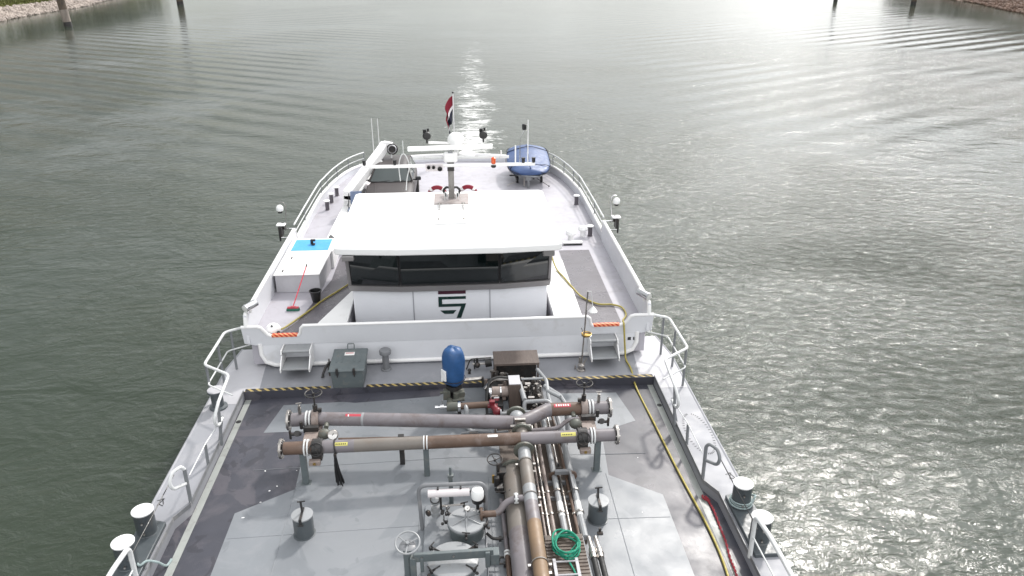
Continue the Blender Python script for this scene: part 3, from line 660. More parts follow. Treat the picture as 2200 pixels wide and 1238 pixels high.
# lockers on the left of the poop
b = B(); b.pz([(-4.9, 19.75), (-3.68, 19.75), (-3.62, 21.45), (-4.9, 21.45)], PD, 2.58); lk = b.out('deck_locker', 'pale', ship, bevel=.015)
B().pz([(-4.93, 19.72), (-3.66, 19.72), (-3.60, 21.47), (-4.93, 21.47)], 2.58, 2.605).out('locker_lid', 'white', lk, bevel=.006)
b = B()
for x, y in ((-4.72, 20.0), (-4.66, 21.0)): b.box((x, y, 2.62), (.025, .14, .03))
b.out('lid_handle', 'iron', lk)
b = B(); b.bb(-4.93, -3.55, 21.48, 22.62, PD, 2.62); lk2 = b.out('deck_locker', 'white', ship, bevel=.015)
B().bb(-4.80, -3.70, 21.56, 22.5, 2.62, 2.628).out('blue_mat', 'bluemat', lk2)
b = B(); b.cyl((-4.26, 22.1, 2.628), (-4.26, 22.1, 2.74), .045, n=12); b.box((-4.22, 22.1, 2.75), (.15, .08, .06)); b.box((-4.2, 22.02, 2.65), (.1, .12, .05)); b.out('lid_latch', 'black', lk2, bevel=.01)
# long white casing and low wall inboard of the left walkway
b = B(); b.pz([(-4.02, 23.1), (-3.62, 23.1), (-3.50, 26.6), (-3.95, 26.6)], PD, 2.42); b.out('white_casing', 'white', ship, bevel=.03)
b = B(); b.loft([[(-3.95, 26.6, PD), (-3.45, 26.6, PD), (-3.42, 26.6, 2.62), (-3.9, 26.6, 2.62)], [(-3.55, 31.0, PD), (-3.2, 31.0, PD), (-3.2, 31.0, 2.62), (-3.5, 31.0, 2.62)]]); b.out('white_casing', 'white', ship, bevel=.03)
# outboard booms with dome and bracket
def boom(s):
    b = B()
    for y, z in ((23.62, 2.62), (23.25, 2.45)): b.cyl((s*4.98, y, z), (s*5.44, y, z), .022, n=10)
    o = b.out('side_boom', 'chrome', ship)
    b = B(); b.box((s*5.46, 23.42, 2.62), (.10, .34, .34)); b.cyl((s*5.5, 23.35, 2.3), (s*5.5, 23.35, 2.75), .03, n=10); b.box((s*5.4, 23.5, 2.75), (.08, .1, .22), (.4, 0, 0)); b.out('boom_bracket', 'iron', o, bevel=.01)
    B().box((s*5.44, 23.42, 2.83), (.28, .26, .05)).out('boom_cap', 'roofw', o, bevel=.02)
    B().tube(spl([(s*5.33, 23.5, 2.6), (s*5.30, 23.55, 3.0), (s*5.27, 23.6, 3.35), (s*5.34, 23.62, 3.5), (s*5.46, 23.62, 3.5)], 5), .014, 8).out('gooseneck', 'mastg' if s < 0 else 'chrome', o)
    B().lathe((s*5.46, 23.6, 3.22), [(.07, 0), (.108, .03), (.118, .09), (.105, .15), (.06, .20), (.012, .215)], 20).out('dome', 'roofw', o)
    B().cyl((s*5.46, 23.6, 3.17), (s*5.46, 23.6, 3.23), .07, n=14).out('dome_base', 'black', o)
for s in (-1, 1): boom(s)
def floodlight(s):
    o = B().lathe((s*4.78, 17.3, 2.9), [(.075, 0), (.10, .02), (.10, .30), (.115, .34), (.115, .37)], 20, axis=(s*.75, -1, -.18)).out('floodlight', 'chrome', ship)
    B().lathe(Vector((s*4.78, 17.3, 2.9))+Vector((s*.75, -1, -.18)).normalized()*.37, [(.10, 0), (.085, .006), (.02, .012)], 20, axis=(s*.75, -1, -.18)).out('lamp_lens', 'lens', o)
    b = B(); b.cyl((s*4.9, 17.12, 2.7), (s*4.9, 17.12, 2.84), .03, n=10); b.out('lamp_bracket', 'white', o)
for s in (-1, 1): floodlight(s)
# flagstaff and small deck vents
o = B().cyl((.13, 34.25, PD), (.13, 34.25, 5.12), .028, .022, 10).out('flagstaff', 'white', ship)
B().lathe((.13, 34.25, 5.12), [(.05, 0), (.05, .05), (.02, .07)], 12).out('staff_knob', 'iron', o)
for x, y in ((3.93, 23.35), (4.4, 23.75)):
    o = B().lathe((x, y, PD), [(.09, 0), (.09, .2), (.15, .22), (.17, .28), (.13, .36), (.03, .39)], 20).out('white_vent', 'roofw', ship)
B().bb(3.62, 4.28, 22.95, 23.15, PD, PD+.10).out('vent_coaming', 'white', ship, bevel=.01)
B().bb(3.64, 4.26, 22.93, 22.95, PD+.004, PD+.05).out('vent_slot', 'black', ship)

# ------------------------------------------------------------------ radar mast bolted to the wheelhouse roof
mast = thing('radar_mast', 'grey post with white radar bar, aerials and lamps on the wheelhouse roof', 'radar mast', (.07, 21.5, 4.15))
B().box((.06, 21.5, 4.158), (1.0, 1.02, .016)).out('base_plate', 'plate', mast)
b = B(); b.box((.07, 21.62, 4.72), (.17, .17, 1.12)); post = b.out('post', 'mastg', mast, bevel=.015)
b = B()
for s in (-1, 1): b.px([(21.45, 4.16), (21.62, 4.16), (21.62, 4.42)], .07+s*.14-.01, .07+s*.14+.01); b.cyl((.07+s*.2, 21.35, 4.16), (.07+s*.2, 21.35, 4.40), .012, n=8)
b.out('gusset', 'rail', post)
B().box((.07, 21.54, 5.12), (.2, .06, .26)).out('mast_head_clamp', 'iron', post, bevel=.01)
arm = B().tube([(-2.42, 21.48, 5.17), (2.52, 21.48, 5.17)], .05, 12).out('cross_arm', 'white', mast)
B().tube([(-1.02, 21.75, 5.33), (1.78, 21.75, 5.33)], .045, 12).out('rear_arm', 'rail', mast)
B().box((-.40, 21.42, 5.13), (.5, .05, .22)).out('horn_plate', 'pink', arm, bevel=.01)
for x, r, z in ((-.56, .052, 5.17), (-.42, .048, 5.17), (-.24, .066, 5.12)):
    B().lathe((x, 21.40, z), [(r*.6, 0), (r, .05), (r, .10), (r*.8, .10), (r*.6, .04)], 16, axis=(0, -1, -.1)).out('horn', 'black', arm)
b = B(); b.box((.07, 21.62, 5.38), (.40, .34, .26)); gb = b.out('radar_gearbox', 'white', mast, bevel=.06, seg=4)
B().cyl((.07, 21.62, 5.5), (.07, 21.62, 5.58), .07).out('radar_neck', 'lgrey', gb)
b = B(); b.box((.07, 21.6, 5.66), (2.46, .11, .14), (0, -.012, R(1.5))); b.out('radar_scanner', 'roofw', mast, bevel=.035, seg=3)
d = B().lathe((.24, 22.0, 5.66), [(.17, 0), (.235, .05), (.25, .14), (.235, .22), (.18, .30), (.10, .345), (.02, .36)], 24).out('satellite_dome', 'roofw', mast)
B().lathe((.55, 22.0, 5.32), [(.22, 0), (.25, .04), (.24, .09), (.15, .14), (.03, .16)], 24).out('satellite_dome', 'roofw', mast)
ua = B().tube([(-.56, 21.95, 5.74), (.2, 21.95, 5.70), (1.02, 21.95, 5.76)], .04, 10).out('lamp_arm', 'white', mast)
B().cyl((.24, 22.0, 5.3), (.24, 22.0, 5.7), .06).out('dome_post', 'rail', mast)
for x in (-.60, 1.04):
    b = B(); b.cyl((x, 21.95, 5.72), (x, 21.95, 5.90), .025, n=8); b.lathe((x, 22.0, 5.97), [(.07, 0), (.115, .03), (.12, .13), (.10, .15)], 14, axis=(0, -1, -.25)); b.box((x-.06, 22.0, 6.02), (.10, .1, .19)); b.box((x+.04, 22.0, 6.08), (.06, .05, .12)); b.out('spotlight', 'black', ua)
o = B().lathe((1.31, 21.48, 5.20), [(.06, 0), (.065, .03), (.065, .17), (.03, .19)], 16).out('orange_beacon', 'orange', arm); B().lathe((1.31, 21.44, 5.09), [(.05, 0), (.075, .03), (.07, .08)], 14).out('beacon_base', 'black', o)
for x, z0 in ((-2.40, 5.21), (-1.53, 5.21), (2.18, 5.21), (2.48, 5.21)):
    B().lathe((x, 21.48, z0), [(.03, 0), (.05, .03), (.05, .12), (.06, .13), (.06, .15)], 12).out('navigation_lamp', 'black', arm)
B().cyl((2.31, 21.48, 5.2), (2.31, 21.48, 6.45), .016, .012, 8).out('whip_aerial', 'roofw', arm)
B().cyl((1.95, 21.48, 5.2), (1.95, 21.48, 5.72), .02, n=8).out('short_aerial', 'roofw', arm)
B().cyl((1.55, 21.75, 5.33), (1.55, 21.75, 5.52), .02, n=8).out('short_aerial', 'roofw', arm)
B().tube([(2.08, 21.48, 5.2), (2.08, 21.48, 5.9), (2.20, 21.48, 6.15)], .012, 8).out('bent_stalk', 'chrome', arm)
B().lathe((2.20, 21.48, 6.16), [(.03, 0), (.06, .02), (.065, .16), (.04, .18)], 12).out('masthead_lamp', 'black', arm)
for x0 in (-1.28,):
    b = B(); b.tube(spl([(x0-.13, 21.6, 4.7), (x0-.15, 21.6, 5.15), (x0-.08, 21.6, 5.42), (x0, 21.6, 5.5), (x0+.08, 21.6, 5.42), (x0+.15, 21.6, 5.15), (x0+.06, 21.6, 4.75), (x0+.02, 21.6, 4.42)], 5), .014, 8); b.cyl((x0, 21.6, 5.5), (x0, 21.6, 5.88), .012, n=8); b.out('loop_aerial', 'rail', arm)
for s in (-1, 1):
    b = B(); b.tube(spl([(.07+s*.14, 21.72, 4.17), (.07+s*.24, 21.85, 4.30), (.07+s*.16, 21.8, 4.42), (.07+s*.08, 21.72, 4.44)], 5), .035, 8); b.out('cable_loop', 'rubber', post)

# red lifebuoys behind the roof edge
def lifebuoy(x, label):
    t = thing('lifebuoy', label, 'lifebuoy', (x, 22.42, 3.97), 'lifebuoys behind the wheelhouse')
    B().ring((x, 22.42, 4.02), .24, .065, (0, 1, .12), 32, 10).out('ring', 'flagred', t)
    for a in (45, 135, 225, 315):
        B().ring((x, 22.42, 4.02), .24, .0675, (0, 1, .12), 32, 10, R(a-9), R(a+9)).out('white_band', 'flagwhite', t)
    return t
lifebuoy(-.38, 'red and white lifebuoy behind the roof, on the car side of the mast')
lifebuoy(.56, 'red and white lifebuoy behind the roof, on the boat side of the mast')

# flag hanging furled from the staff
def flag():
    t = thing('flag', 'red, white and dark blue flag hanging limp from the stern staff', 'flag', (.13, 34.22, 4.9))
    nu, nv = 26, 18
    def P(u, v):
        z = 5.02 - v*1.05 - u*(1.08 - .25*v) + .05*math.sin(u*9+v*4)
        x = .10 - .30*u**.8*(.5+.5*(1-v)) - .16*math.sin(math.pi*min(1, u*1.2))*(1-.6*v) + .03*math.sin(u*12+v*5)
        y = 34.22 + .11*math.sin(u*11+v*3) - .06*u
        return (x, y, z)
    for name, mat, v0, v1 in (('red_band', 'flagred', 0, .45), ('white_band', 'flagwhite', .45, .6), ('blue_band', 'navy', .6, 1)):
        b = B(); g = [[b.bm.verts.new(P(i/nu, v0+(v1-v0)*j/6)) for j in range(7)] for i in range(nu+1)]
        for i in range(nu):
            for j in range(6): b.bm.faces.new((g[i][j], g[i+1][j], g[i+1][j+1], g[i][j+1]))
        o = b.out(name, mat, t, smooth=180); s = o.modifiers.new('s', 'SOLIDIFY'); s.thickness = .006
flag()

# ------------------------------------------------------------------ cargo manifold: two cross pipes, valves, posts, fore-and-aft main
man = thing('cargo_manifold', 'brown and grey cargo pipes crossing the deck with valves at both ends', 'cargo manifold', (0, 12.6, 1.1))
def flange(c, ax, r, parent, t=.05, nb=8, mat='steel'):
    c = Vector(c); ax = Vector(ax).normalized(); b = B(); b.cyl(c-ax*t/2, c+ax*t/2, r, n=28)
    q = ax.to_track_quat('Z', 'Y')
    for i in range(nb):
        a = 2*math.pi*(i+.5)/nb; p = c+q @ Vector((math.cos(a)*r*.86, math.sin(a)*r*.86, 0)); b.cyl(p-ax*(t/2+.018), p+ax*(t/2+.018), .015, n=6)
    return b.out('flange', mat, parent, bevel=.004)
def pipe_run(name, secs, r, parent):
    """one pipe in painted lengths: list of (material, points)"""
    first = None
    for mat, pts in secs:
        o = B().tube(pts, r, 20).out(name if first is None else 'pipe_length', mat, first or parent)
        first = first or o
    return first
def handwheel(c, ax, r, parent, mat='iron', spokes=4, name='handwheel'):
    b = B(); b.ring(c, r, r*.085, ax, 30, 8); q = Vector(ax).normalized().to_track_quat('Z', 'Y')
    for i in range(spokes):
        a = 2*math.pi*i/spokes+.4; b.cyl(Vector(c)-q @ Vector((0, 0, r*.18)), Vector(c)+q @ Vector((math.cos(a)*r, math.sin(a)*r, 0)), r*.06, n=6)
    b.cyl(Vector(c)-q @ Vector((0, 0, r*.3)), Vector(c)+q @ Vector((0, 0, r*.08)), r*.15, n=10)
    return b.out(name, mat, parent)
ZF, YF, ZR, YR = 1.90, 12.53, 1.92, 13.5
fp = pipe_run('front_cross_pipe', [('rust', [(-3.27, YF, ZF), (-2.62, YF, ZF)]), ('pipe', [(-2.62, YF, ZF), (-1.9, YF, ZF)]), ('duct', [(-1.9, YF, ZF), (-.52, YF, ZF)]), ('rust', [(-.52, YF, ZF), (1.38, YF, ZF)]), ('pipe', [(1.38, YF, ZF), (3.28, YF, ZF)])], .128, man)
rp = pipe_run('rear_cross_pipe', [('pipe', [(-3.30, YR, ZR), (-2.78, YR, ZR)]), ('pipe', [(-2.74, YR, ZR), (-1.85, 13.42, ZR)]), ('lgrey', [(-1.85, 13.42, ZR), (-1.8, 13.415, ZR)]), ('pipe', [(-1.8, 13.415, ZR), (1.28, 13.08, ZR)]),
     ('pipe', fil([(1.28, 13.08, ZR), (1.5, 13.1, ZR), (2.0, 13.48, ZR), (2.1, 13.5, ZR)], .2)), ('rust', [(2.1, 13.5, ZR), (2.74, 13.5, ZR)]), ('pipe', [(2.8, 13.5, ZR), (3.32, 13.5, ZR)])], .142, man)
for s in (-1, 1):
    flange((s*3.32, YF, ZF), (1, 0, 0), .20, fp); flange((s*3.36, YR, ZR), (1, 0, 0), .215, rp)
    b = B()
    for x in (2.86, 2.80): b.cyl((s*x-.014, YF, ZF), (s*x+.014, YF, ZF), .165)
    b.out('pale_flange_pair', 'rail', fp)
    b = B()
    for x in (2.99, 2.92): b.cyl((s*x-.016, YR, ZR), (s*x+.016, YR, ZR), .18)
    b.out('pale_flange_pair', 'rail', rp)
    # gate valves: bonnet ring, stem and handwheel on the rear pipe; dark compact valve on the front pipe
    v = B().cyl((s*2.88, YR, ZR), (s*2.74, YR, ZR), .205, n=28).out('gate_valve', 'beige', man, bevel=.015)
    b = B(); b.cyl((s*2.80, YR, ZR+.18), (s*2.80, YR, ZR+.34), .05); b.cyl((s*2.80, YR, ZR+.3), (s*2.80, YR, 2.52), .018, n=8); b.box((s*2.72, YR, ZR+.21), (.09, .06, .08)); b.out('valve_stem', 'iron', v)
    handwheel((s*2.80, YR, 2.54), (0, 0, 1), .17, v)
    b = B(); b.cyl((s*3.12, YR, ZR+.13), (s*3.12, YR, ZR+.28), .035, n=10); b.box((s*3.12, YR, ZR+.30), (.05, .06, .08)); b.cyl((s*3.12-.06, YR, ZR+.39), (s*3.12+.06, YR, ZR+.40), .015, n=6); b.cyl((s*3.12, YR, ZR+.3), (s*3.12, YR, ZR+.4), .012, n=6); b.out('bleed_cock', 'steel', rp)
    v = B().cyl((s*2.72, YF, ZF), (s*2.52, YF, ZF), .17, n=24).box((s*2.62, YF-.1, ZF-.12), (.2, .16, .16)).out('shut_off_valve', 'iron', man, bevel=.012)
    handwheel((s*2.62, YF-.17, ZF+.06), (0, -1, .5), .13, v, 'iron')
    b = B(); b.box((s*2.66, YF-.21, ZF-.2), (.22, .12, .1)); b.out('valve_gearbox', 'beige', v, bevel=.012); B().cyl((s*2.66, YF-.28, ZF-.2), (s*2.66, YF-.26, ZF-.2), .03).out('brass_plug', 'brass', v)
    # link box between front and rear lines
    lb_ = B(); lb_.loft([[(s*3.0, YR-.1, ZR-.10), (s*2.66, YR-.1, ZR-.10), (s*2.66, YR-.1, ZR-.18), (s*3.0, YR-.1, ZR-.18)], [(s*2.96, YF+.12, ZF-.02), (s*2.70, YF+.12, ZF-.02), (s*2.70, YF+.12, ZF-.12), (s*2.96, YF+.12, ZF-.12)]])
    lk_ = lb_.out('link_plate', 'beige', man, bevel=.01)
    b = B(); b.cyl((s*3.1, 13.05, ZF-.02), (s*3.1, 12.95, ZF+.05), .06, n=12); b.cyl((s*3.02, 13.0, ZF), (s*3.22, 13.0, ZF), .03, n=8); b.box((s*3.24, 13.0, ZF), (.04, .05, .2)); b.box((s*2.86, 13.2, ZF-.02), (.3, .1, .12)); b.cyl((s*3.05, 13.2, ZF), (s*3.05, 13.2, ZF+.16), .035, n=8); b.out('drain_cock', 'iron', lk_)
    b = B(); b.sph((s*2.56, 13.0, ZF-.02), .12, (1.1, 1, .9), 16); b.cyl((s*2.56, 13.2, ZF), (s*2.56, 13.4, ZF), .05, n=10); b.out('valve_body', 'olive', lk_)
pg = B().cyl((-2.36, 12.86, 1.95), (-2.36, 12.80, 1.98), .105, n=24).out('pressure_gauge', 'steel', man, bevel=.01)
B().cyl((-2.36, 12.80, 1.98), (-2.36, 12.797, 1.983), .088, n=24).out('dial', 'whitetag', pg)
B().box((-2.36, 12.793, 1.99), (.01, .004, .08), (0, .6, 0)).out('needle', 'black', pg)
b = B(); b.tube([(-2.30, 13.02, 1.72), (1.0, 12.86, 1.74)], .035, 10); b.out('thin_cross_pipe', 'rust', man)
b = B(); b.tube(fil([(1.5, 12.95, 1.78), (2.2, 12.98, 1.80), (2.42, 13.1, 1.92), (2.65, 13.12, 1.92)], .12), .045, 10); b.out('drain_pipe', 'pipe', man)
for s, x in ((-1, -2.93), (1, 2.95)):
    b = B(); b.bb(x-.06, x+.06, YF-.05, YF+.05, dc(x), ZF-.13); b.bb(x-.1, x+.1, YF-.08, YF+.08, dc(x), dc(x)+.014); b.out('support_post', 'grey', man, bevel=.006)
o = B().bb(-.565, -.455, YF-.05, YF+.05, dc(.5), ZF-.13).out('support_post', 'grey', man, bevel=.006)
b = B()
for dx in (-.03, .03): b.cyl((-.51+dx-.012, YF, ZF), (-.51+dx+.012, YF, ZF), .14)
b.out('pale_saddle', 'rail', fp)
b = B(); b.bb(-1.08, -.98, 12.92, 13.0, dc(1), 1.7); b.box((-1.03, 12.96, 1.74), (.12, .1, .12)); b.out('support_post', 'iron', man, bevel=.006)
b = B(); b.box((.45, 12.9, 1.72), (.18, .14, .1)); b.cyl((.36, 12.9, 1.8), (.54, 12.9, 1.8), .05, n=10); b.out('pipe_clamp', 'iron', man)
# labels on the pipes (wrapped patches)
def patch(x0, x1, y, z, r, a0, a1, mat, name='label_patch', slope=0):
    b = B(); n = 8; rr = r+.0022
    ring = lambda x: [b.bm.verts.new((x, y+slope*(x-x0)-rr*math.sin(R(a0+(a1-a0)*i/n)), z+rr*math.cos(R(a0+(a1-a0)*i/n)))) for i in range(n+1)]
    A, C = ring(x0), ring(x1)
    for i in range(n): b.bm.faces.new((A[i], C[i], C[i+1], A[i+1]))
    return b.out(name, mat, fp if y < 13 else rp, smooth=180)
patch(-2.18, -1.86, 13.455, ZR, .142, 10, 45, 'redtag', slope=-.09); patch(2.16, 2.52, 13.5, ZR, .142, 5, 40, 'redtag')
for i in range(5): patch(-2.13+.05*i, -2.105+.05*i+.006*(i % 2), 13.452, ZR, .1433, 18, 36, 'whitetag', 'label_lettering', -.09)
for i in range(6): patch(2.20+.05*i, 2.225+.05*i+.006*(i % 2), 13.5, ZR, .1433, 12, 30, 'whitetag', 'label_lettering')
patch(-2.28, -2.02, YF, ZF, .128, 20, 52, 'yeltag'); patch(2.18, 2.48, YF, ZF, .128, 15, 52, 'yeltag')
for x0 in (-2.25, 2.21):
    for i in range(6): patch(x0+.035*i, x0+.02+.035*i, YF, ZF, .129, 30, 42, 'mark', 'label_lettering')
patch(.72, .92, YF, ZF, .1285, 5, 30, 'whitetag')
# main fore-and-aft line with collars
XM, ZM = 1.43, 1.74
mp_ = pipe_run('main_pipe', [('tan', [(XM, 4, ZM), (XM, 10.25, ZM)]), ('pipe', [(XM, 10.25, ZM), (XM, 10.75, ZM)]), ('lgrey', [(XM, 10.75, ZM), (XM, 11.2, ZM)]), ('duct', [(XM, 11.2, ZM), (XM, 12.0, ZM)]), ('lgrey', [(XM, 12.0, ZM), (XM, 12.45, ZM+.04)]),
     ('duct', [(XM, 12.5, ZM+.08), (1.42, 13.0, ZR-.02)]), ('lgrey', [(1.42, 13.0, ZR-.02), (1.36, 13.42, ZR-.04)])], .125, man)
for y, z in ((12.32, ZM+.03), (12.82, ZR-.06), (13.45, ZR-.05)): flange((XM if y < 13 else 1.36, y, z), (0, 1, .1), .205, mp_, .05, 8, 'olive')
b = B(); b.sph((1.36, 13.2, ZR), .17, (1, 1.2, 1), 18); b.out('pipe_junction', 'lgrey', mp_)
b = B(); b.box((1.40, 12.9, ZR+.17), (.22, .06, .07)); b.cyl((1.2, 12.86, ZR+.06), (1.62, 12.86, ZR+.06), .03, n=8); b.out('clamp_bar', 'steel', mp_)
for y in (10.95, 11.95, 9.3, 7.8):
    b = B(); b.ring((XM, y, ZM), .135, .012, (0, 1, 0), 24, 6); b.box((XM-.17, y, ZM-.05), (.05, .05, .06)); b.box((XM+.17, y, ZM-.05), (.05, .05, .06)); b.bb(XM-.2, XM+.2, y-.03, y+.03, ZM-.28, ZM-.2)
    b.out('pipe_strap', 'steel', mp_)
    B().bb(XM-.04, XM+.04, y-.04, y+.04, 1.2, ZM-.12).out('pipe_stool', 'iron', man)
# lower, thicker line beside the main
low_ = pipe_run('lower_pipe', [('duct', [(1.20, 12.1, 1.42), (1.20, 10.35, 1.42)]), ('pipe', [(1.20, 10.35, 1.42), (1.20, 4, 1.42)])], .21, man)
flange((1.2, 12.14, 1.42), (0, 1, 0), .26, low_, .06, 10, 'olive')
# branch to the tank dome
br = pipe_run('branch_pipe', [('pipe', fil([(1.43, 10.95, 1.72), (1.16, 10.95, 1.72), (.98, 10.92, 1.66), (.86, 10.82, 1.55), (.80, 10.8, 1.52)], .08)), ('rust', [(.80, 10.8, 1.52), (.55, 10.8, 1.52)])], .06, man)
flange((1.17, 10.95, 1.72), (1, 0, 0), .10, br, .04, 6, 'rail'); flange((.53, 10.8, 1.52), (1, 0, 0), .125, br, .04, 6, 'rust')
for pts, r_, cx_ in (([(.55, 11.12, 1.3), (1.1, 11.12, 1.3)], .022, .95), (fil([(.62, 10.6, 1.25), (.72, 10.45, 1.25), (1.1, 10.47, 1.25)], .08), .028, .85), ([(.62, 10.05, 1.2), (1.05, 10.05, 1.2)], .022, .8), ([(.62, 9.9, 1.2), (1.05, 9.9, 1.2)], .016, .9)):
    b = B(); b.tube(pts, r_, 8); b.box((cx_, pts[-1][1], pts[-1][2]-.02), (.05, .06, .08)); b.out('drain_line', 'iron', man)
b = B(); b.tube([(.93, 11.5, 1.25), (.95, 10.1, 1.25)], .04, 10); b.out('side_pipe', 'pipe', man); b = B(); b.tube([(.95, 10.08, 1.25), (1.0, 4, 1.25)], .045, 10); b.out('side_pipe', 'rust', man)
b = B(); b.cyl((.95, 10.12, 1.25), (.95, 10.08, 1.25), .06, n=12); b.cyl((.95, 10.05, 1.25), (.95, 10.01, 1.25), .06, n=12); b.out('pale_flange_pair', 'rail', man)
v = B(); v.box((.98, 12.05, 1.42), (.22, .3, .3)); v.cyl((.98, 12.05, 1.3), (.98, 11.7, 1.3), .09, n=12); v.cyl((.9, 11.95, 1.5), (.9, 11.95, 1.75), .03, n=8); v.cyl((1.02, 11.8, 1.38), (.84, 11.6, 1.4), .05, n=10); v.box((.86, 11.8, 1.45), (.1, .1, .2)); v = v.out('side_valve', 'iron', man, bevel=.015)
handwheel((.84, 12.05, 1.78), (0, -.2, 1), .145, v); b = B(); b.cyl((.8, 11.95, 1.3), (.8, 11.95, 1.48), .025, n=8); b.out('brass_plug', 'brass', v)
b = B(); b.cyl((.82, 11.42, 1.5), (1.1, 11.42, 1.5), .016, n=8); b.box((.92, 11.45, 1.55), (.09, .06, .07)); b.box((1.1, 11.35, 1.55), (.06, .03, .1)); b.out('lever_valve', 'iron', man)

# ------------------------------------------------------------------ tray with the small service lines
rack = thing('pipe_tray', 'brown steel tray carrying thin pale pipes beside the main pipe', 'pipe tray', (1.8, 11, 1.1))
b = B(); b.bb(1.0, 2.28, 4, 14.3, 1.085, 1.12); b.out('tray_plate', 'tray', rack)
def lines():
    for x, z, r, mat, y1 in ((1.66, 1.28, .022, 'yeltag', 14.6), (1.74, 1.25, .028, 'steel', 14.6), (1.83, 1.26, .036, 'beige', 14.6), (2.02, 1.27, .058, 'lgrey', 14.5), (2.13, 1.25, .022, 'steel', 14.5), (2.36, 1.27, .060, 'lgrey', 14.4), (2.26, 1.24, .03, 'rust', 14.2)):
        mat2 = 'beige' if mat == 'yeltag' else mat
        o = B().tube(fil([(x, 10.35, z), (x, y1-.5, z), (x-.03, y1, z+.05)], .1), r, 10).out('line_pipe', mat2, rack)
        if r > .05: flange((x, 12.1, z), (0, 1, 0), r*1.9, o, .035, 6, 'rust')
        if r > .05: B().tube([(x, 11.3, z), (x, 10.9, z)], r*1.06, 10).out('white_sleeve', 'rail', o)
        b = B()
        for y in (11.0, 11.62, 13.2): b.cyl((x, y-.02, z), (x, y+.02, z), r*1.45, n=10)
        b.out('union_nut', 'steel', o)
    for x in (1.66, 1.74, 1.83): B().tube([(x, 4, 1.25), (x, 9.9, 1.25)], .02, 8).out('line_pipe', 'beige', rack)
    B().tube([(2.27, 10.35, 1.27), (2.34, 4, 1.27)], .06, 12).out('line_pipe', 'lgrey', rack)
lines()
b = B(); b.bb(1.5, 2.5, 12.0, 12.06, 1.12, 1.2); b.bb(1.5, 2.42, 11.55, 11.6, 1.12, 1.19); b.bb(2.3, 2.34, 11.5, 12.06, 1.12, 1.45); b.bb(2.02, 2.34, 12.02, 12.1, 1.36, 1.44); b.out('pipe_bracket', 'coam', rack)
b = B(); b.bb(1.56, 2.4, 10.36, 10.42, 1.10, 1.30); b.bb(1.62, 2.3, 9.0, 10.36, 1.30, 1.33)
for i in range(16): b.bb(1.62, 2.3, 9.05+i*.08, 9.075+i*.08, 1.33, 1.345)
b.out('step_grating', 'tray', rack)
for x in (2.44, 2.56):
    o = B().tube([(x, 4, 1.30), (x-.02, 9.8, 1.30)], .052, 12).out('black_hose', 'rubber', rack); b = B(); b.cyl((x-.02, 9.8, 1.30), (x-.02, 10.02, 1.31), .062, n=12); b.cyl((x-.02, 10.02, 1.31), (x-.03, 10.3, 1.31), .04, n=12); b.cyl((x-.02, 9.9, 1.3), (x-.02, 9.94, 1.3), .075, n=12); b.out('hose_coupling', 'steel', o)
for (x, y, z) in ((1.55, 12.0, 1.3), (1.60, 11.75, 1.35), (1.56, 11.6, 1.3), (2.2, 11.2, 1.2), (2.12, 12.25, 1.35), (1.58, 10.3, 1.35), (1.6, 10.05, 1.3), (2.62, 10.35, 1.35)):
    b = B(); b.cyl((x-.05, y, z), (x+.05, y, z), .035, n=8); b.box((x, y+.03, z+.05), (.04, .05, .08)); b.cyl((x, y, z), (x, y, z+.12), .012, n=6)
    b.out('small_valve', 'iron', rack)

# ------------------------------------------------------------------ stripping pump set in front of the house
pump = thing('pump_set', 'cluttered steel pump set with control box and red valves before the house', 'pump set', (1.4, 15, 1.1))
b = B(); b.box((1.42, 14.75, 1.62), (.27, .42, .62)); cb = b.out('control_box', 'cab', pump, bevel=.012)
B().box((1.42, 14.75, 1.937), (.26, .40, .012)).out('box_lid', 'pale', cb, bevel=.006)
B().cyl((1.29, 14.72, 1.66), (.90, 14.72, 1.66), .12, n=24).out('pump_motor', 'beige', pump, bevel=.02); b = B(); b.cyl((.92, 14.72, 1.66), (.84, 14.72, 1.66), .10, n=20); b.cyl((1.12, 14.72, 1.66), (1.09, 14.72, 1.66), .132, n=20); b.out('motor_end', 'chrome', pump)
b = B(); b.tube(spl([(.78, 14.3, 1.25), (.78, 14.55, 1.6), (.86, 14.85, 1.84), (1.05, 14.95, 1.9), (1.3, 14.95, 1.88)], 5), .03, 8); b.out('curved_hose', 'rubber', pump); b = B(); b.tube(fil([(.76, 15.05, 1.55), (.95, 15.1, 1.75), (1.3, 15.0, 1.82)], .1), .05, 10); b.out('suction_pipe', 'steel', pump)
b = B()
for x, y, z in ((.95, 15.5, 1.75), (1.05, 15.5, 1.72), (1.25, 15.45, 1.7), (1.18, 15.35, 1.75)): b.cyl((x, y, 1.35), (x, y, z), .035, n=10); b.cyl((x, y, z-.02), (x, y, z+.02), .055, n=10)
b.out('filter_bowl', 'steel', pump)
b = B(); b.bb(.78, 1.3, 15.2, 15.6, 1.1, 1.5); b.bb(.9, 1.15, 14.4, 14.9, 1.1, 1.5); b.bb(1.6, 2.1, 14.5, 15.4, 1.1, 1.45); b.box((.72, 15.25, 1.62), (.05, .06, .26)); b.box((1.3, 15.2, 1.75), (.03, .04, .2)); b.cyl((.86, 14.2, 1.1), (.86, 14.2, 1.3), .22); b.out('pump_block', 'iron', pump, bevel=.02)
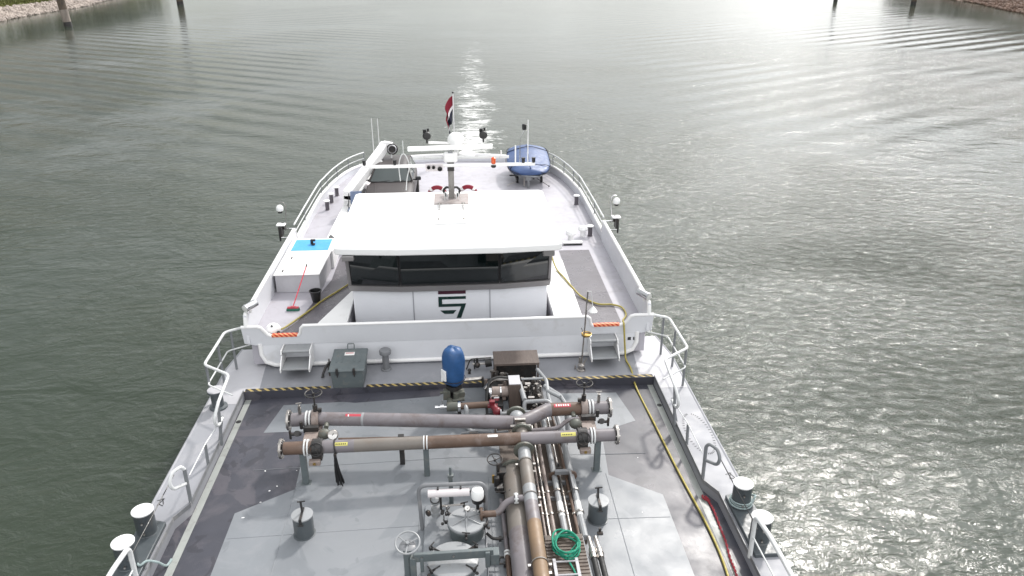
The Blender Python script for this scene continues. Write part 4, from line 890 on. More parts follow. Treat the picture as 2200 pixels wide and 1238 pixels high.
def rnd_clutter(n, x0, x1, y0, y1, z0, z1, mat, name):
    for i in range(n):
        b = B(); x, y, z = random.uniform(x0, x1), random.uniform(y0, y1), random.uniform(z0, z1); k = random.random()
        if k < .4: b.cyl((x, y, z-.08), (x, y, z+.06), random.uniform(.02, .045), n=10)
        elif k < .7: b.cyl((x-.07, y, z), (x+.07, y, z), random.uniform(.02, .05), n=10)
        elif k < .85: b.ring((x, y, z), .06, .012, (random.random(), 1, random.random()), 14, 6)
        else: b.box((x, y, z), (.08, .07, .09))
        b.out(name, mat, pump)
rnd_clutter(26, 1.62, 2.05, 14.3, 15.4, 1.45, 1.72, 'steel', 'valve_fitting')
rnd_clutter(14, 1.6, 2.0, 14.2, 15.2, 1.4, 1.6, 'iron', 'valve_fitting')
rnd_clutter(8, .78, 1.3, 14.3, 15.6, 1.45, 1.7, 'beige', 'pipe_fitting')
b = B()
b.tube(fil([(2.02, 15.5, 1.75), (2.17, 14.9, 1.8), (2.15, 14.3, 1.75), (2.15, 13.9, 1.8)], .1), .045, 10)
b.tube(fil([(2.1, 14.7, 1.78), (2.42, 14.35, 1.72), (2.5, 14.0, 1.7), (2.5, 13.6, 1.3)], .1), .05, 10)
b.tube(fil([(2.15, 14.45, 1.8), (2.4, 14.2, 1.78)], .1), .045, 10)
b.tube(fil([(1.58, 13.75, 1.5), (1.58, 14.0, 1.82), (2.1, 13.98, 1.84), (2.2, 13.8, 1.75)], .08), .045, 10)
b.tube([(1.55, 14.9, 1.76), (1.6, 14.1, 1.80)], .055, 10); b.tube([(1.6, 15.0, 1.8), (2.1, 15.0, 1.8)], .028, 8)
b.out('looped_pipe', 'lgrey', pump)
b = B(); b.tube([(1.06, 13.72, 1.72), (1.95, 13.72, 1.74)], .042, 10); b.cyl((1.04, 13.72, 1.72), (1.07, 13.72, 1.72), .10, n=12); b.out('link_pipe', 'lgrey', pump)
rv = B(); rv.cyl((.78, 14.0, 1.75), (1.0, 14.0, 1.75), .05, n=12); rv.cyl((.9, 14.0, 1.75), (1.0, 13.75, 1.72), .075, n=12); rv.sph((.98, 13.78, 1.74), .10, n=14); rv.box((.88, 14.0, 1.83), (.12, .1, .1)); rv.out('red_valve', 'red', pump)
rv = B(); rv.sph((1.98, 13.72, 1.74), .10, n=14); rv.cyl((2.02, 13.72, 1.62), (2.02, 13.72, 1.9), .05, n=12); rv.box((2.08, 13.74, 1.8), (.1, .08, .08)); rv.out('red_valve', 'red', pump)
b = B(); b.cyl((.86, 14.08, 1.8), (.86, 14.08, 2.02), .018, n=8); b.box((.98, 14.1, 1.86), (.12, .06, .07)); b.cyl((.9, 13.55, 1.35), (.9, 13.55, 1.58), .06, n=10); b.cyl((.84, 13.55, 1.5), (.97, 13.55, 1.5), .03, n=8); b.out('white_tap', 'chrome', pump)
b = B(); b.tube(fil([(.2, 13.9, 1.12), (.55, 13.85, 1.2), (.9, 13.55, 1.35), (1.2, 13.5, 1.4)], .1), .04, 10); b.out('floor_pipe', 'coam', pump)

# deep-well pump motor wrapped in a blue cover
dw = thing('covered_pump_motor', 'upright pump motor under a tight blue tarpaulin on a rusty valve base', 'pump motor', (.05, 15.07, 1.1))
prof = [(.05, 1.70), (.20, 1.72), (.235, 1.80), (.255, 1.95), (.258, 2.15), (.265, 2.3), (.26, 2.42), (.235, 2.54), (.195, 2.61), (.10, 2.645), (.02, 2.65)]
b = B(); n = 32; rows = []
for r, z in prof:
    rows.append([b.bm.verts.new((.05+(r+.010*math.sin(5*a+z*9)+.009*math.sin(9*a-z*26))*math.cos(a), 15.07+(r+.008*math.sin(5*a+z*9))*math.sin(a), z+.012*math.sin(3*a+2))) for a in [2*math.pi*i/n for i in range(n)]])
for A, C in zip(rows, rows[1:]):
    for j in range(n): b.bm.faces.new((A[j], A[(j+1) % n], C[(j+1) % n], C[j]))
b.bm.faces.new(rows[0][::-1]); b.bm.faces.new(rows[-1])
cov = b.out('tarpaulin_cover', 'bluecov', dw, smooth=180, sub=1)
b = B(); b.box((-.175, 14.92, 2.02), (.04, .16, .26), (0, 0, .62)); b.box((-.20, 14.97, 1.88), (.07, .05, .07)); b.out('white_tag', 'roofw', dw, bevel=.006)
B().ring((.05, 15.07, 1.86), .262, .012, (0, 0, 1), 28, 6).out('tie_cord', 'navy', cov)
B().lathe((.05, 15.07, 1.1), [(.2, 0), (.2, .03), (.11, .05), (.11, .45), (.19, .48), (.19, .60)], 24).out('pump_column', 'iron', dw)
b = B(); b.box((-.12, 14.95, 1.5), (.16, .16, .22)); b.box((.22, 14.9, 1.5), (.12, .16, .24)); b.cyl((-.28, 14.95, 1.55), (-.1, 14.95, 1.55), .03, n=8); b.cyl((.1, 14.85, 1.3), (.1, 14.85, 1.6), .07, n=12); b.ring((.2, 14.85, 1.55), .09, .014, (0, -1, .3), 18, 6); b.cyl((-.05, 14.8, 1.4), (.28, 14.8, 1.46), .04, n=10); b.out('valve_base', 'olive', dw, bevel=.012)
b = B(); b.cyl((-.12, 14.42, 1.5), (.14, 14.42, 1.5), .105, n=18); b.cyl((-.05, 14.5, 1.5), (-.05, 14.8, 1.42), .07, n=12); b.out('valve_chest', 'olive', dw, bevel=.015)
b = B(); b.cyl((-.34, 14.42, 1.5), (-.12, 14.42, 1.5), .028, n=10); b.cyl((-.38, 14.42, 1.5), (-.32, 14.42, 1.5), .04, n=10); b.cyl((-.26, 14.42, 1.5), (-.18, 14.42, 1.5), .06, n=12); b.cyl((-.22, 14.42, 1.5), (-.22, 14.42, 1.68), .02, n=8); b.cyl((.13, 14.42, 1.5), (.19, 14.42, 1.5), .125, n=18); b.out('polished_fitting', 'chrome', dw)
b = B(); b.cyl((.19, 14.42, 1.5), (.82, 14.42, 1.52), .075, n=16); b.out('discharge_pipe', 'rust', dw); b = B(); b.tube(fil([(.3, 14.4, 1.52), (.32, 14.28, 1.5), (.32, 14.1, 1.16), (.42, 13.95, 1.12), (.9, 13.95, 1.13)], .1), .05, 12); b.out('bend_pipe', 'lgrey', dw)
b = B(); b.tube([(.24, 15.35, 1.62), (.72, 15.4, 1.62)], .05, 10); b.out('rear_pipe', 'steel', dw)
B().bb(.12, .2, 14.36, 14.46, dc(.1), 1.42).out('pipe_stand', 'iron', dw)

# brown cabinet against the house
cab = thing('pump_cabinet', 'brown lidded steel cabinet standing against the white house front', 'cabinet', (1.55, 15.9, 1.2))
B().bb(1.0, 2.08, 15.56, 16.2, 1.84, 1.9).out('lid', 'cab', cab, bevel=.006)
B().bb(1.06, 2.02, 15.75, 16.16, 1.2, 1.84).out('body', 'iron', cab); b = B()
for x in (1.03, 2.05):
    for y in (15.6, 16.16): b.bb(x-.02, x+.02, y-.02, y+.02, dc(x) if y < 15.8 else 1.2, 1.84)
b.out('frame', 'cab', cab)
rl = thing('pipe_stub', 'low dark pipe fitting with valves on deck between cabinet and house', 'pipe fitting', (.7, 16.5, 1.2))
b = B(); b.tube(fil([(.35, 16.55, 1.22), (.45, 16.6, 1.48), (.98, 16.6, 1.5)], .08), .016, 8); b.sph((.62, 16.5, 1.36), .08, n=12); b.cyl((.62, 16.5, 1.36), (.62, 16.5, 1.55), .03, n=8); b.cyl((.82, 16.5, 1.4), (.98, 16.5, 1.42), .10, n=14); b.cyl((.55, 16.56, 1.22), (.55, 16.56, 1.5), .016, n=8); b.out('body', 'iron', rl); b = B(); b.tube([(.5, 16.52, 1.38), (.95, 16.52, 1.38)], .03, 8); b.out('pipe', 'steel', rl); b = B(); b.lathe((.42, 16.35, 1.2), [(.035, 0), (.03, .08), (.05, .10), (.03, .14)], 10); b.out('small_cap', 'iron', rl)

# deck chest
ch = thing('deck_chest', 'dark grey plastic deck chest with latches against the white house front', 'chest', (-2.5, 16.3, 1.2))
b = B(); b.loft([[(-2.86, 15.86, 1.2), (-2.14, 15.86, 1.2), (-2.14, 16.72, 1.2), (-2.86, 16.72, 1.2)], [(-2.89, 15.83, 1.70), (-2.11, 15.83, 1.70), (-2.11, 16.76, 1.70), (-2.89, 16.76, 1.70)]]); b.out('body', 'grey', ch, bevel=.02)
b = B(); b.loft([[(-2.93, 15.79, 1.70), (-2.07, 15.79, 1.70), (-2.07, 16.80, 1.74), (-2.93, 16.80, 1.74)], [(-2.91, 15.81, 1.745), (-2.09, 15.81, 1.745), (-2.09, 16.78, 1.80), (-2.91, 16.78, 1.80)]]); lid = b.out('lid', 'grey', ch, bevel=.012)
for x in (-2.78, -2.65, -2.36, -2.22): B().box((x, 16.4, 1.775), (.03, .5, .02), (.055, 0, 0)).out('lid_rib', 'grey', lid)
B().tube(fil([(-2.58, 16.78, 1.79), (-2.58, 16.84, 1.9), (-2.42, 16.84, 1.9), (-2.42, 16.78, 1.79)], .03), .014, 8).out('lid_handle', 'grey', lid)
for x in (-2.72, -2.32):
    b = B(); b.box((x, 15.785, 1.70), (.06, .03, .16)); b.box((x, 15.80, 1.76), (.05, .05, .05)); b.box((x, 15.80, 1.6), (.025, .03, .08)); b.out('latch', 'iron', ch, bevel=.005)
sg = B().box((-2.5, 16.52, 1.793), (.24, .14, .006), (.055, 0, 0)).out('warning_label', 'whitetag', lid); B().box((-2.5, 16.545, 1.7985), (.19, .03, .004), (.055, 0, 0)).out('red_line', 'redtag', lid)
ck = thing('deck_cock', 'small dark drain cock on the deck beside the grey chest', 'drain cock', (-3.1, 16.5, 1.2))
b = B(); b.tube(fil([(-3.02, 16.75, 1.45), (-3.1, 16.6, 1.45), (-3.18, 16.45, 1.3), (-3.2, 16.4, 1.21)], .06), .03, 8); b.cyl((-3.02, 16.5, 1.2), (-3.06, 16.6, 1.44), .03, n=8); b.cyl((-3.1, 16.72, 1.42), (-3.0, 16.72, 1.42), .045, n=10); b.out('body', 'iron', ck); b = B(); b.cyl((-3.06, 16.72, 1.44), (-3.06, 16.72, 1.56), .02, n=8); b.out('tap', 'steel', ck)

# signal lamp pole
lp = thing('lamp_pole', 'thin steel pole with a hanging white lamp and round tray beside the boarding step', 'lamp pole', (3.22, 16.35, 1.2))
b = B(); b.tube([(3.22, 16.35, 1.2), (3.27, 16.36, 2.3), (3.31, 16.36, 3.36)], .02, 10); b.out('pole', 'steel', lp)
b = B(); b.tube([(3.30, 16.34, 3.36), (3.38, 16.3, 3.38), (3.43, 16.28, 2.98)], .012, 8); b.out('bracket', 'rail', lp)
B().lathe((3.44, 16.28, 2.84), [(.10, 0), (.11, .02), (.06, .09), (.02, .14)], 18).out('lamp_shade', 'roofw', lp)
b = B(); b.ring((3.32, 16.34, 2.22), .115, .016, (0, 0, 1), 24, 8); b.cyl((3.32, 16.34, 2.16), (3.32, 16.34, 2.2), .10, n=20); b.out('round_tray', 'brass', lp); b = B(); b.tube([(3.24, 16.3, 2.25), (3.17, 16.3, 2.42)], .014, 8); b.ring((3.32, 16.34, 2.18), .12, .012, (0, 0, 1), 24, 6); b.out('tray_clip', 'chrome', lp)
b = B(); b.lathe((3.22, 16.33, 1.2), [(.11, 0), (.11, .03), (.07, .05), (.07, .12), (.09, .13), (.09, .16), (.03, .2)], 18); b.cyl((3.3, 16.4, 1.36), (3.36, 16.4, 1.5), .02, n=8); b.cyl((3.2, 16.45, 1.3), (3.2, 16.45, 1.5), .03, n=8); b.box((3.08, 16.4, 1.25), (.03, .05, .12)); b.out('foot_valve', 'steel', lp)

# ------------------------------------------------------------------ tank hatch station in the middle of the deck
td = thing('tank_hatch_station', 'grey hatch station with star lid, guard hoop, swing arm and round cover', 'tank hatch', (0, 10.5, 1.12))
b = B(); b.bb(-.52, .60, 8.6, 11.55, 1.09, 1.17); b.out('platform', 'zone', td, bevel=.015)
b = B(); b.bb(.60, .612, 8.6, 11.55, 1.1, 1.2); b.out('edge_strip', 'pale', td)
hoop = fil([(-.55, 10.95, 1.1), (-.60, 11.1, 1.98), (.62, 11.1, 1.98), (.62, 10.93, 1.1)], .16)
gh = B().tube(hoop, .036, 12).out('guard_hoop', 'coam', td)
lampb = B().tube([(-.42, 11.02, 1.86), (.33, 11.02, 1.86)], .075, 16).out('tube_lamp', 'pink', td)
b = B()
for x in (-.24, .17): b.box((x, 11.03, 1.945), (.035, .04, .04)); b.cyl((x, 11.05, 1.93), (x, 11.1, 1.98), .012, n=6)
b.cyl((.33, 11.02, 1.86), (.42, 11.03, 1.86), .02, n=8); b.tube(spl([(.4, 11.03, 1.86), (.48, 11.05, 1.88), (.58, 11.08, 1.84)], 4), .012, 6); b.out('lamp_clip', 'iron', lampb)
b = B(); b.bb(-.06, .02, 11.6, 11.68, 1.1, 1.75); b.cyl((-.02, 11.64, 1.72), (-.02, 11.64, 1.95), .025, n=8); b.box((-.02, 11.64, 1.76), (.11, .1, .05)); b.out('level_post', 'grey', td, bevel=.006)
b = B(); b.lathe((.26, 10.72, 1.14), [(.31, 0), (.31, .24), (.345, .25), (.345, .30)], 32); hb = b.out('hatch_body', 'grey', td, bevel=.006)
ld = B().lathe((.26, 10.72, 1.44), [(.345, 0), (.345, .03), (.33, .045), (.05, .055)], 36).out('star_lid', 'lgrey', hb)
b = B()
for i in range(6):
    a = R(30+60*i); b.loft([[(.26+.03*math.cos(a)-.008*math.sin(a), 10.72+.03*math.sin(a)+.008*math.cos(a), 1.49), (.26+.03*math.cos(a)+.008*math.sin(a), 10.72+.03*math.sin(a)-.008*math.cos(a), 1.49), (.26+.03*math.cos(a)+.008*math.sin(a), 10.72+.03*math.sin(a)-.008*math.cos(a), 1.545), (.26+.03*math.cos(a)-.008*math.sin(a), 10.72+.03*math.sin(a)+.008*math.cos(a), 1.545)],
        [(.26+.30*math.cos(a)-.008*math.sin(a), 10.72+.30*math.sin(a)+.008*math.cos(a), 1.48), (.26+.30*math.cos(a)+.008*math.sin(a), 10.72+.30*math.sin(a)-.008*math.cos(a), 1.48), (.26+.30*math.cos(a)+.008*math.sin(a), 10.72+.30*math.sin(a)-.008*math.cos(a), 1.495), (.26+.30*math.cos(a)-.008*math.sin(a), 10.72+.30*math.sin(a)+.008*math.cos(a), 1.495)]])
b.out('star_rib', 'lgrey', ld)
def dog(cx, cy, r, a, z, parent):
    a = R(a); c, s = math.cos(a), math.sin(a); b = B()
    b.cyl((cx+(r-.02)*c, cy+(r-.02)*s, z-.05), (cx+(r+.06)*c, cy+(r+.06)*s, z+.06), .014, n=8); b.box((cx+r*c, cy+r*s, z), (.09, .04, .05), (0, 0, a))
    b.cyl((cx+(r+.05)*c-.07*s, cy+(r+.05)*s+.07*c, z+.07), (cx+(r+.05)*c+.07*s, cy+(r+.05)*s-.07*c, z+.09), .012, n=6); b.sph((cx+(r+.08)*c, cy+(r+.08)*s, z-.03), .03, n=8)
    b.out('screw_dog', 'iron', parent)
for a in (95, 148, 182, 268, 335): dog(.26, 10.72, .35, a, 1.46, hb)
mw = B().lathe((.02, 9.88, 1.14), [(.40, 0), (.40, .16), (.43, .17), (.43, .20)], 40).out('round_cover_base', 'grey', td, bevel=.005)
b = B(); b.lathe((.02, 9.88, 1.34), [(.43, 0), (.43, .03), (.40, .045), (.05, .06)], 40); b.out('round_cover', 'lgrey', mw)
for a in (36, 142, 216, 322): dog(.02, 9.88, .42, a, 1.37, mw); 
b = B()
for a in (36, 142, 216, 322): c, s = math.cos(R(a)), math.sin(R(a)); b.cyl((.02+.27*c, 9.88+.27*s, 1.40), (.02+.40*c, 9.88+.40*s, 1.40), .012, n=6)
b.out('dog_bar', 'iron', mw)
b = B(); b.box((.03, 9.80, 1.545), (1.34, .07, .16), (0, -.02, 0)); b.bb(.56, .64, 9.72, 9.86, 1.3, 1.62); b.bb(-.70, -.60, 9.74, 9.86, 1.1, 1.55); b.box((-.5, 9.78, 1.4), (.06, .08, .3)); b.box((.72, 9.86, 1.42), (.16, .2, .22)); arm2 = b.out('swing_arm', 'grey', td, bevel=.01)
b = B()
for x in (-.5, .03, .6): b.cyl((x, 9.765, 1.55), (x, 9.75, 1.55), .018, n=8)
b.out('arm_bolt', 'steel', arm2)
b = B(); b.cyl((-.74, 9.85, 1.08), (-.74, 9.85, 1.72), .07, n=14); b.box((-.74, 9.85, 1.72), (.12, .14, .1)); hc = b.out('wheel_column', 'grey', td)
handwheel((-.72, 9.80, 1.86), (0, -.35, 1), .20, hc, 'lgrey', 3)
B().lathe((-.72, 9.80, 1.80), [(.14, 0), (.12, .012), (.03, .018)], 20).out('wheel_plate', 'coam', hc)
b = B(); b.cyl((-.30, 11.1, 1.3), (-.30, 11.1, 1.5), .085, n=16); b.sph((-.30, 11.1, 1.62), .09, n=14); b.cyl((-.42, 11.08, 1.38), (-.2, 11.08, 1.38), .05, n=10); b.out('breather_valve', 'lgrey', td); b = B(); b.ring((-.30, 11.1, 1.66), .085, .014, (0, -.3, 1), 20, 6); b.cyl((-.45, 11.05, 1.38), (-.42, 11.08, 1.38), .06, n=10); b.cyl((-.2, 11.08, 1.38), (-.16, 11.06, 1.38), .05, n=10); b.cyl((-.2, 11.1, 1.4), (-.2, 11.1, 1.72), .02, n=8); b.out('breather_cap', 'iron', td)
b = B(); b.tube([(-.2, 11.12, 1.48), (.24, 11.12, 1.5)], .018, 8); b.box((-.1, 11.1, 1.46), (.03, .05, .07)); b.out('sample_pipe', 'steel', td)
cm = B().lathe((.47, 11.0, 1.62), [(.06, 0), (.10, .03), (.11, .10), (.11, .12)], 20).out('gauge_lamp', 'black', td); B().lathe((.47, 11.0, 1.74), [(.11, 0), (.115, .02), (.115, .14), (.09, .19), (.02, .205)], 20).out('gauge_dome', 'roofw', cm)
b = B(); b.box((.58, 11.0, 1.70), (.06, .06, .12)); b.cyl((.47, 11.0, 1.2), (.47, 11.0, 1.64), .03, n=8); b.cyl((.36, 10.98, 1.35), (.62, 10.98, 1.35), .03, n=8); b.box((.3, 11.03, 1.4), (.14, .1, .12)); b.cyl((.52, 10.9, 1.2), (.52, 10.9, 1.5), .04, n=10); b.box((.55, 10.75, 1.4), (.07, .2, .2)); b.out('gauge_bracket', 'iron', td)
for x, y, z in ((.28, 10.98, 1.52), (.40, 10.92, 1.46)):
    o = B().cyl((x, y, z-.012), (x, y-.01, z+.012), .055, n=20).out('dial_gauge', 'steel', td); B().cyl((x, y-.01, z+.013), (x, y-.011, z+.015), .046, n=20).out('dial', 'whitetag', o); B().box((x+.01, y-.012, z+.017), (.04, .008, .002), (0, 0, .7)).out('needle', 'black', o)

def canister(name, x, y, label):
    t = thing(name, label, 'vent canister', (x, y, dc(x)), 'grey round canisters on the cargo deck'); z = dc(x)
    B().lathe((x, y, z), [(.20, 0), (.20, .015), (.18, .02), (.18, .42)], 32).out('body', 'bitt', t)
    B().lathe((x, y, z+.42), [(.192, 0), (.196, .01), (.196, .03), (.04, .045)], 32).out('lid', 'lgrey', t)
    b = B(); b.box((x, y-.02, z+.475), (.04, .34, .025)); b.cyl((x, y+.03, z+.46), (x-.01, y+.05, z+.68), .02, n=8); b.cyl((x-.07, y+.05, z+.69), (x+.07, y+.05, z+.70), .014, n=6); b.box((x, y-.19, z+.42), (.05, .025, .12)); b.cyl((x-.05, y-.205, z+.36), (x+.05, y-.205, z+.36), .014, n=6); b.out('screw_clamp', 'iron', t)
    return t
can = canister('vent_canister', -2.70, 11.05, 'dark grey round canister with clamped pale lid, on the left half of the deck')
canister('vent_canister', 2.71, 11.05, 'dark grey round canister beside the yellow hose and thin pipes')

# ------------------------------------------------------------------ hoses, ropes, cleaning things
def line(name, label, cat, pts, r, mat, k=7, n=8):
    o = B().tube(spl(pts, k), r, n).out(name, mat); return tag(o, label, cat)
def hose(name, label, pts, r):
    P = spl(pts, 8); o = B().tube(P, r, 10).out(name, 'hosey'); tag(o, label, 'hose')
    for a in (60, 200, 320):                                    # printed stripes along the rubber
        b = B(); q = []
        for i, p in enumerate(P):
            t = (P[min(i+1, len(P)-1)]-P[max(i-1, 0)]).normalized(); u = Vector((0, 0, 1)); u = (u-t*u.dot(t)); u = u.normalized() if u.length > .05 else Vector((1, 0, 0)); w = t.cross(u)
            q.append(p+(u*math.cos(R(a))+w*math.sin(R(a)))*r*.80)
        s = b.tube(q, r*.24, 6).out('black_stripe', 'hoses'); s.parent = o
hz = [(x, y, dc(x)+.03) for x, y in ((4.49, 15.6), (4.56, 14.0), (4.63, 12.3), (4.72, 10.9), (4.73, 10.0), (4.66, 9.2), (4.5, 8.0), (4.3, 6))]
hose('deck_hose', 'long yellow hose with black stripes running over the step and along the right deck',
     [(2.98, 21.4, 2.9), (3.0, 21.1, 2.5), (3.12, 20.6, PD+.15), (3.25, 20.0, PD+.14), (3.40, 19.3, PD+.12), (3.60, 18.8, PD+.04), (3.95, 18.32, PD+.04), (4.32, 18.25, PD+.04), (4.56, 18.05, PD+.04), (4.58, 17.6, PD+.04), (4.40, 17.15, PD+.10), (4.37, 16.92, 2.19), (4.38, 16.86, 2.0), (4.42, 16.8, 1.5), (4.44, 16.7, DS+.05), (4.47, 16.2, DS+.035)] + hz, .024)
hose('deck_hose', 'short yellow hose crossing the purple walkway to the left step gap',
     [(-2.62, 20.9, PD+.08), (-2.98, 20.1, PD+.04), (-3.52, 19.1, PD+.035), (-3.72, 18.6, PD+.035), (-3.92, 18.15, PD+.035), (-4.2, 17.5, PD+.05), (-4.28, 17.2, PD+.12)], .023)
wb = thing('hose_reel_cover', 'round white cover where the short yellow hose ends by the left gap', 'hose cover', (-4.42, 17.25, PD))
B().sph((-4.44, 17.22, PD+.13), .17, (1.1, 1, .95), 20).out('shell', 'white', wb); b = B(); b.cyl((-4.44, 17.12, PD+.26), (-4.44, 17.10, PD+.285), .025, n=10); b.cyl((-4.30, 17.10, PD+.1), (-4.28, 17.06, PD+.12), .04, n=10); b.out('hose_port', 'black', wb); B().cyl((-4.28, 17.07, PD+.08), (-4.26, 17.02, PD+.1), .03, n=8).out('red_knob', 'redtag', wb)

rr_ = random.Random(4)
def rope_coil(name, label, c, rad, r, mat, turns, squash=1.0, tail=None):
    P = []
    for i in range(turns*18):
        a = 2*math.pi*i/18; rad2 = rad*(1+.10*math.sin(a*1.37+i*.02)+.05*math.sin(a*3.3)); P.append(Vector((c[0]+rad2*math.cos(a)+.02*math.sin(i*.21), c[1]+squash*rad2*math.sin(a)+.03*math.cos(i*.17), c[2]+.02+.045*i/(turns*18)*turns/2+.015*math.sin(a*2.1))))
    if tail: P += [Vector(p) for p in tail]
    return tag(B().tube(P, r, 8).out(name, mat), label, 'rope')
rope_coil('green_rope', 'coil of bright green rope lying on the brown step grating', (1.97, 10.05, 1.345), .215, .017, 'ropeg', 6, 1.3, [(1.95, 9.8, 1.40), (1.98, 9.66, 1.37), (2.03, 9.5, 1.36), (2.06, 9.3, 1.36)])
P = [(4.90, 11.62), (4.88, 11.5), (4.98, 11.44), (4.93, 11.55), (4.97, 11.35), (4.97, 11.1), (4.95, 10.7), (4.92, 10.3), (4.87, 9.9), (4.85, 9.6), (4.8, 9.2), (4.6, 8)]
b = B(); S1 = [Vector((x, y, dc(x)+.03+.02*(i % 2))) for i, (x, y) in enumerate(P)]; S1 = spl(S1, 14)
for ph in (0, math.pi):
    q = [p+Vector((.012*math.cos(i*.75+ph), 0, .012*math.sin(i*.75+ph))) for i, p in enumerate(S1)]; b.tube(q, .0125, 6)
tag(b.out('red_rope', 'roper'), 'twisted red rope with a knotted end lying along the right gutter', 'rope')
b = B()
for i in range(4): b.ring((5.42, 11.03, DS+.10+.032*i), .195+.014*math.sin(i*2), .014, (.06*math.sin(i*3), .06*math.cos(i*2), 1), 32, 8)
b.tube(spl([(5.58, 10.9, DS+.2), (5.66, 10.98, DS+.28), (5.70, 11.1, DS+.2), (5.60, 11.2, DS+.15)], 5), .018, 8)
tag(b.out('mooring_rope', 'ropet'), 'pale teal rope wound round the foot of the right rear bollard', 'rope')
line('mooring_rope', 'short frayed teal rope lying across the left coaming beside the bollards', 'rope', [(-5.42, 10.35, DS+.1), (-5.28, 10.2, DS+.1), (-5.18, 10.28, DS+.11), (-5.05, 10.34, DS+.02), (-4.97, 10.45, 1.03), (-4.93, 10.6, 1.03)], .022, 'ropet')
for s, lab in ((-1, 'thin black wire stretched above the left side deck past the bollards'), (1, 'thin black wire stretched above the right side deck past the bollards')):
    line('stay_wire', lab, 'wire', [(s*5.22, 12.0, 1.78), (s*5.24, 11.0, 1.74), (s*5.24, 10.2, 1.74), (s*5.2, 9.75, 1.8)], .009, 'black', 4, 6)

bk = thing('bucket', 'black plastic bucket standing beside the short yellow hose', 'bucket', (-3.70, 19.12, PD))
b = B(); b.lathe((-3.70, 19.12, PD+.004), [(.105, 0), (.155, .30), (.172, .30), (.172, .325), (.148, .325), (.10, .02)], 28); b.out('pail', 'black', bk)
B().ring((-3.70, 19.12, PD+.29), .165, .006, (0, .5, 1), 24, 6, R(180), R(360)).out('bail', 'steel', bk)
br_ = thing('deck_brush', 'deck brush with a long red handle leaning on the grey locker', 'brush', (-4.22, 18.58, PD))
b = B(); b.box((-4.22, 18.57, PD+.085), (.30, .08, .04)); b.box((-4.22, 18.57, PD+.11), (.13, .085, .02)); b.out('brush_head', 'redtag', br_, bevel=.008)
b = B(); b.box((-4.22, 18.565, PD+.035), (.34, .10, .068)); b.out('bristles', 'broomg', br_, bevel=.01)
B().cyl((-4.22, 18.57, PD+.1), (-4.065, 20.05, 2.72), .0145, n=10).out('handle', 'broomr', br_)
B().cyl((-4.067, 20.03, 2.713), (-4.058, 20.11, 2.748), .02, n=10).out('handle_grip', 'iron', br_)

ms = thing('rope_tassel', 'black rope tassel hanging from the front cargo pipe beside the gauge', 'rope tassel', (-2.25, 12.37, 1.9))
b = B(); rt = random.Random(3)
for i in range(34):
    a = rt.uniform(0, 6.28); q = rt.uniform(.02, .085); b.tube(spl([(-2.27+.015*math.cos(a), 12.37+.015*math.sin(a), 1.80), (-2.26+q*.55*math.cos(a), 12.36+q*.55*math.sin(a), 1.5), (-2.22+q*math.cos(a), 12.35+q*math.sin(a), 1.16+rt.uniform(-.05, .08))], 4), .011, 5)
b.out('strands', 'black', ms); b = B(); b.ring((-2.27, YF, ZF), .14, .016, (1, 0, .1), 24, 6); b.cyl((-2.27, 12.37, 1.76), (-2.27, 12.37, 1.84), .03, n=8); b.out('binding', 'iron', ms)

lad = thing('ladder', 'short pale aluminium ladder lying on the grating below the green rope', 'ladder', (1.9, 9.3, 1.36))
for x in (1.72, 2.10):
    b = B(); b.box((x, 8.8, 1.385), (.055, 1.9, .03)); b.out('side_rail', 'pale', lad, bevel=.005)
for y in (9.68, 9.38, 9.08, 8.78, 8.48, 8.18): B().cyl((1.70, y, 1.39), (2.12, y, 1.39), .016, n=8).out('rung', 'pale', lad)

# clutter on the walkway between wheelhouse and white casing
fc = thing('folding_chair', 'blue grey folding chair left open beside the wheelhouse roof', 'folding chair', (-3.35, 26.2, PD))
b = B(); b.box((-3.45, 26.0, PD+.42), (.42, .40, .03)); b.box((-3.40, 26.35, PD+.74), (.40, .05, .46), (-.25, 0, 0)); b.out('seat_and_back', 'chair', fc, bevel=.012)
for x in (-3.66, -3.22):
    b = B(); b.cyl((x, 25.8, PD), (x, 26.45, PD+.95), .013, n=8); b.cyl((x, 26.3, PD), (x, 25.85, PD+.44), .013, n=8); b.cyl((x, 25.82, PD+.6), (x, 26.3, PD+.6), .015, n=8); b.out('leg_frame', 'black', fc)
cr = thing('plastic_tray', 'light blue plastic tray on the walkway beside the folding chair', 'tray', (-3.6, 25.3, PD))
b = B(); b.loft([[(-3.8, 24.9, PD), (-3.4, 24.9, PD), (-3.4, 25.6, PD), (-3.8, 25.6, PD)], [(-3.84, 24.86, PD+.16), (-3.36, 24.86, PD+.16), (-3.36, 25.64, PD+.16), (-3.84, 25.64, PD+.16)]]); b.out('shell', 'ltblue', cr, bevel=.015); b = B(); b.cyl((-3.7, 25.1, PD+.17), (-3.5, 25.4, PD+.18), .025, n=8); b.out('tool', 'steel', cr)
pt = thing('black_pot', 'small black lidded pot beside the folding chair near the white casing', 'pot', (-3.78, 26.3, PD))
B().lathe((-3.78, 26.35, PD), [(.09, 0), (.13, .16), (.12, .26)], 18).out('pot_body', 'black', pt); B().lathe((-3.78, 26.35, PD+.26), [(.14, 0), (.14, .02), (.05, .06), (.03, .10)], 18).out('lid', 'iron', pt)
sb = thing('folded_seat', 'black V shaped folded seat on the white step behind the blue mat', 'folded seat', (-3.55, 23.2, PD))
b = B(); b.box((-3.72, 23.0, PD+.28), (.10, .40, .50), (0, -.75, 0)); b.box((-3.42, 23.0, PD+.28), (.10, .40, .50), (0, .75, 0)); b.out('cushion', 'black', sb, bevel=.03); b = B(); b.bb(-3.8, -3.35, 22.85, 23.15, PD, PD+.12); b.out('base', 'white', sb, bevel=.015)

